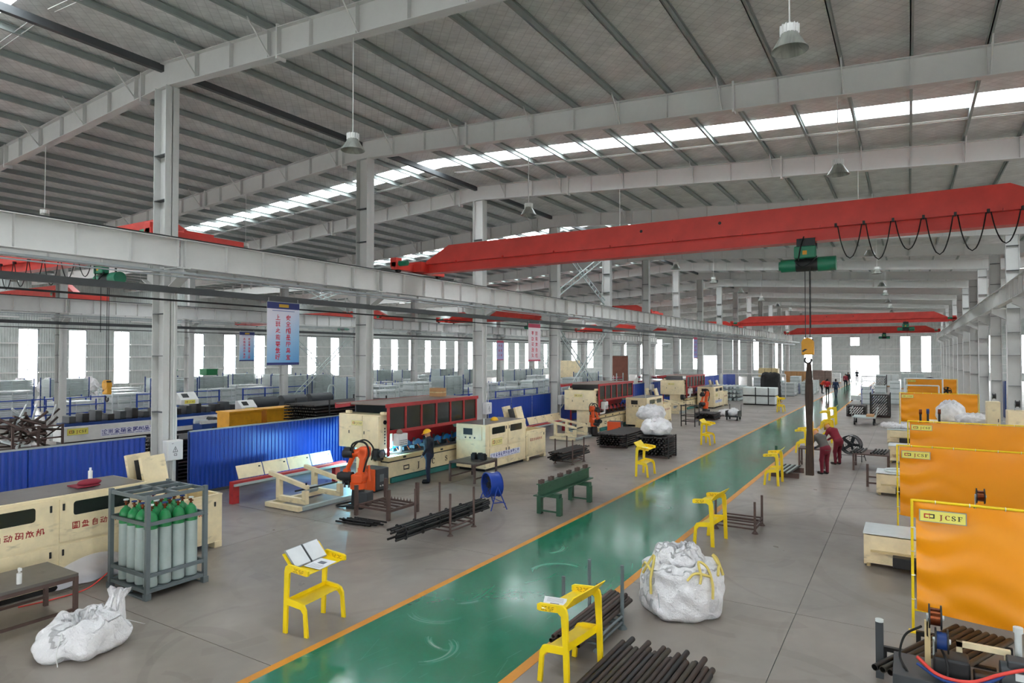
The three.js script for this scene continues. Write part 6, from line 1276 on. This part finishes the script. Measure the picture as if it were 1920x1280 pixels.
// ---------------------------------------------------------------- middle and far distance along the walkway
{
  const g = thing('plank_bundle', 'two strapped layers of shiny galvanised planks beside the walkway', 'plank bundle', [-10.6, 0, 56.3]);
  for (const y of [0.1, 0.82]) for (let i = 0; i < 5; i++) part(g, 'plank', RB(-1.28, 1.28, y, y + 0.64, i * 0.3, i * 0.3 + 0.28, 0.05), M.galv);
  part(g, 'bearer', B(-1.25, 1.25, 0, 0.1, 0.1, 1.4), M.black); part(g, 'bearer', B(-1.25, 1.25, 0.74, 0.82, 0.0, 1.5), M.black);
  for (const x of [-0.25, 0.75]) part(g, 'strap', B(x - 0.04, x + 0.04, 0.05, 1.48, -0.02, 0), M.black);
  const k = thing('black_cover', 'tall load under a black cover behind the galvanised planks', 'covered load', [-10.3, 0, 60]);
  part(k, 'cover', sackShell([[0.02, 0], [0.75, 0.01], [0.82, 0.6], [0.8, 1.8], [0.72, 2.5], [0.3, 2.62], [0.02, 2.55]], 1, 0.8, 0.06, 3.3, 12), M.rubber); part(k, 'pallet', B(-0.85, 0.85, 0, 0.12, -0.7, 0.7), M.card);
  const pp = thing('pipe_stack', 'grey galvanised pipes stacked before the far blue screens', 'pipe stack', [-14.6, 0, 62]);
  for (let i = 0; i < 40; i++) part(pp, 'pipe', rod(V(-1.6 + (i % 10) * 0.34, 0.13 + Math.floor(i / 10) * 0.36, -1.5 + rr(-0.2, 0.2)), V(-1.6 + (i % 10) * 0.34, 0.13 + Math.floor(i / 10) * 0.36, 1.5), 0.13, 8), i % 2 ? M.galvDull : M.galv);
  const wf = thing('white_pipe_frame', 'white pipe frame standing before the far blue screens', 'pipe frame', [-13, 0, 66]); for (const x of [-3, 3]) part(wf, 'upright', cylY(x, 0, 2.3, 0, 0.05, 8), M.white); part(wf, 'bar', rod(V(-3, 2.3, 0), V(3, 2.3, 0), 0.05, 8), M.white);
  const t1 = thing('frame_table', 'dark steel frame table by the third robot', 'table', [-11, 0, 38]); for (const a of [-0.4, 0.4]) for (const b of [-0.45, 0.45]) part(t1, 'leg', B(a - 0.025, a + 0.025, 0, 1.25, b - 0.025, b + 0.025), M.tubeDark);
  for (const y of [0.3, 0.62, 1.2]) { for (const b of [-0.45, 0.45]) part(t1, 'bar', B(-0.4, 0.4, y - 0.02, y + 0.02, b - 0.02, b + 0.02), M.tubeDark); for (const a of [-0.4, 0.4]) part(t1, 'bar', B(a - 0.02, a + 0.02, y - 0.02, y + 0.02, -0.45, 0.45), M.tubeDark); }
  tubeStack(-11.2, 42.6, 1.3, 1.7, 0.4, 4, 'low dark tube pile in front of the third welding line', false);
  const tr = thing('hand_trolley', 'small hand trolley carrying a sack left of the walkway', 'trolley', [-9.65, 0, 43]); part(tr, 'deck', B(-0.4, 0.4, 0.2, 0.25, -0.5, 0.5), M.black); for (const a of [-0.32, 0.32]) for (const b of [-0.4, 0.4]) part(tr, 'wheel', cylX(a - 0.03, a + 0.03, 0.1, b, 0.1, 12), M.rubber); for (const a of [-0.36, 0.36]) part(tr, 'handle', rod(V(a, 0.25, 0.48), V(a, 0.95, 0.6), 0.02, 6), M.tubeDark); part(tr, 'basket', [B(-0.4, -0.37, 0.25, 0.6, -0.5, 0.5), B(0.37, 0.4, 0.25, 0.6, -0.5, 0.5)], M.tubeDark);
  sack(-9.65, 0.26, 43, 0.33, 0.5, 1, 21, 'pale sack lying on the small hand trolley');
  sack(-10.7, 0.0, 45.6, 0.5, 0.45, 1, 23, 'pale sack on the floor behind the hand trolley');
  // right of the walkway
  const pc = thing('platform_cart', 'long grey platform cart with small wheels', 'cart', [-2.3, 0, 44.6]); part(pc, 'deck', B(-0.6, 0.6, 0.42, 0.48, -0.9, 0.9), M.galvDull); for (const a of [-0.5, 0.5]) for (const b of [-0.75, 0.75]) { part(pc, 'wheel', cylX(a - 0.04, a + 0.04, 0.12, b, 0.12, 14), M.rubber); part(pc, 'caster', B(a - 0.03, a + 0.03, 0.2, 0.42, b - 0.03, b + 0.03), M.graphite); }
  for (const a of [-0.6, 0.6]) for (const b of [-0.9, 0.9]) part(pc, 'handle_post', rod(V(a, 0.45, b), V(a * 1.15, 0.98, b), 0.02, 6), M.galvDull); for (const a of [-0.69, 0.69]) part(pc, 'handle', rod(V(a, 0.98, -0.9), V(a, 0.98, 0.9), 0.02, 6), M.galvDull); part(pc, 'load', B(0.1, 0.5, 0.48, 0.58, -0.5, 0.6), M.card);
  tubeStack(-3.05, 50.2, 1.1, 1.6, 0.72, 7, 'low black tube stack behind the platform cart');
  tubeStack(-1.65, 50.2, 1.1, 1.4, 1.58, 15, 'tall black tube stack right of the low one');
  const wc = thing('wire_cart', 'tall white wire cart beside the far walkway', 'cart', [-4.05, 0, 66]); for (const a of [-0.4, 0.4]) for (const b of [-0.5, 0.5]) part(wc, 'post', cylY(a, 0.1, 1.86, b, 0.025, 6), M.white); for (let i = 0; i < 6; i++) { part(wc, 'wire', B(-0.4, 0.4, 0.3 + i * 0.3, 0.32 + i * 0.3, -0.51, -0.49), M.white); part(wc, 'wire', B(-0.4 + i * 0.16, -0.385 + i * 0.16, 0.2, 1.86, -0.51, -0.49), M.white); } part(wc, 'deck', B(-0.42, 0.42, 0.12, 0.5, -0.5, 0.5), M.galv); for (const a of [-0.35, 0.35]) for (const b of [-0.4, 0.4]) part(wc, 'wheel', cylX(a - 0.03, a + 0.03, 0.06, b, 0.06, 10), M.rubber);
  tubeStack(-3.3, 82, 2.4, 2.4, 1.9, 12, 'tall maroon and black stack near the far gateway');
  for (const [x, d, w, h, lab] of [[1.0, 62, 2.6, 2.25, 'large white goal shaped pipe frame before the farthest curtain'], [0.9, 60.5, 2.2, 1.75, 'smaller white goal shaped pipe frame before the farthest curtain']]) { const g = thing('white_pipe_frame', lab, 'pipe frame', [x, 0, d], 0, 'white pipe frames'); for (const a of [-w / 2, w / 2]) { part(g, 'upright', cylY(a, 0, h, 0, 0.05, 8), M.galv); part(g, 'foot', B(a - 0.05, a + 0.05, 0, 0.05, -0.4, 0.4), M.galv); } part(g, 'crossbar', rod(V(-w / 2, h, 0), V(w / 2, h, 0), 0.05, 8), M.galv); }
  const pf = drumFan(2.6, 62.5, 0, 'black pedestal fan in front of the farthest curtain', M.black, 0.3, 1.3);
  const rl = thing('cable_roll', 'dark roll of cable above the farthest curtain', 'cable roll', [1.9, 0, 80]); part(rl, 'winding', cylD(0, 0.95, -0.5, 0.5, 0.9, 20), M.rubber); part(rl, 'cradle', B(-0.9, 0.9, 0, 0.25, -0.5, 0.5), M.rust);
  [[-13, 96, 3.2, 1.9, M.card, 'brown pallet load at the left of the far gateway'], [-10.4, 101, 2.4, 2.0, M.plateTop, 'second brown pallet load near the far gateway'], [-16, 92, 2.5, 2.4, M.creamDark, 'tan pallet load below the far windows'], [-10, 106, 3, 1.5, M.white, 'white load far down on the left of the walkway'], [-2.4, 98, 2.6, 1.6, M.galv, 'pale load far down on the right of the walkway'], [0.4, 92, 2.4, 1.9, M.galvDull, 'grey load before the far right windows']].forEach(([x, d, w, h, m, lab]) => { const g = thing('pallet_load', lab, 'pallet load', [x, 0, d], 0, 'pallet loads far away'); part(g, 'pallet', B(-w / 2, w / 2, 0, 0.15, -0.7, 0.7), M.card); const q = Math.round(w / 0.8); for (let i = 0; i < q; i++) for (let j = 0; j < 2; j++) part(g, 'carton', RB(-w / 2 + i * w / q + 0.02, -w / 2 + (i + 1) * w / q - 0.02, 0.15 + j * (h - 0.15) / 2, 0.15 + (j + 1) * (h - 0.15) / 2 - 0.02, -0.6, 0.6, 0.02), m); });
}

renderer.render(scene, camera);
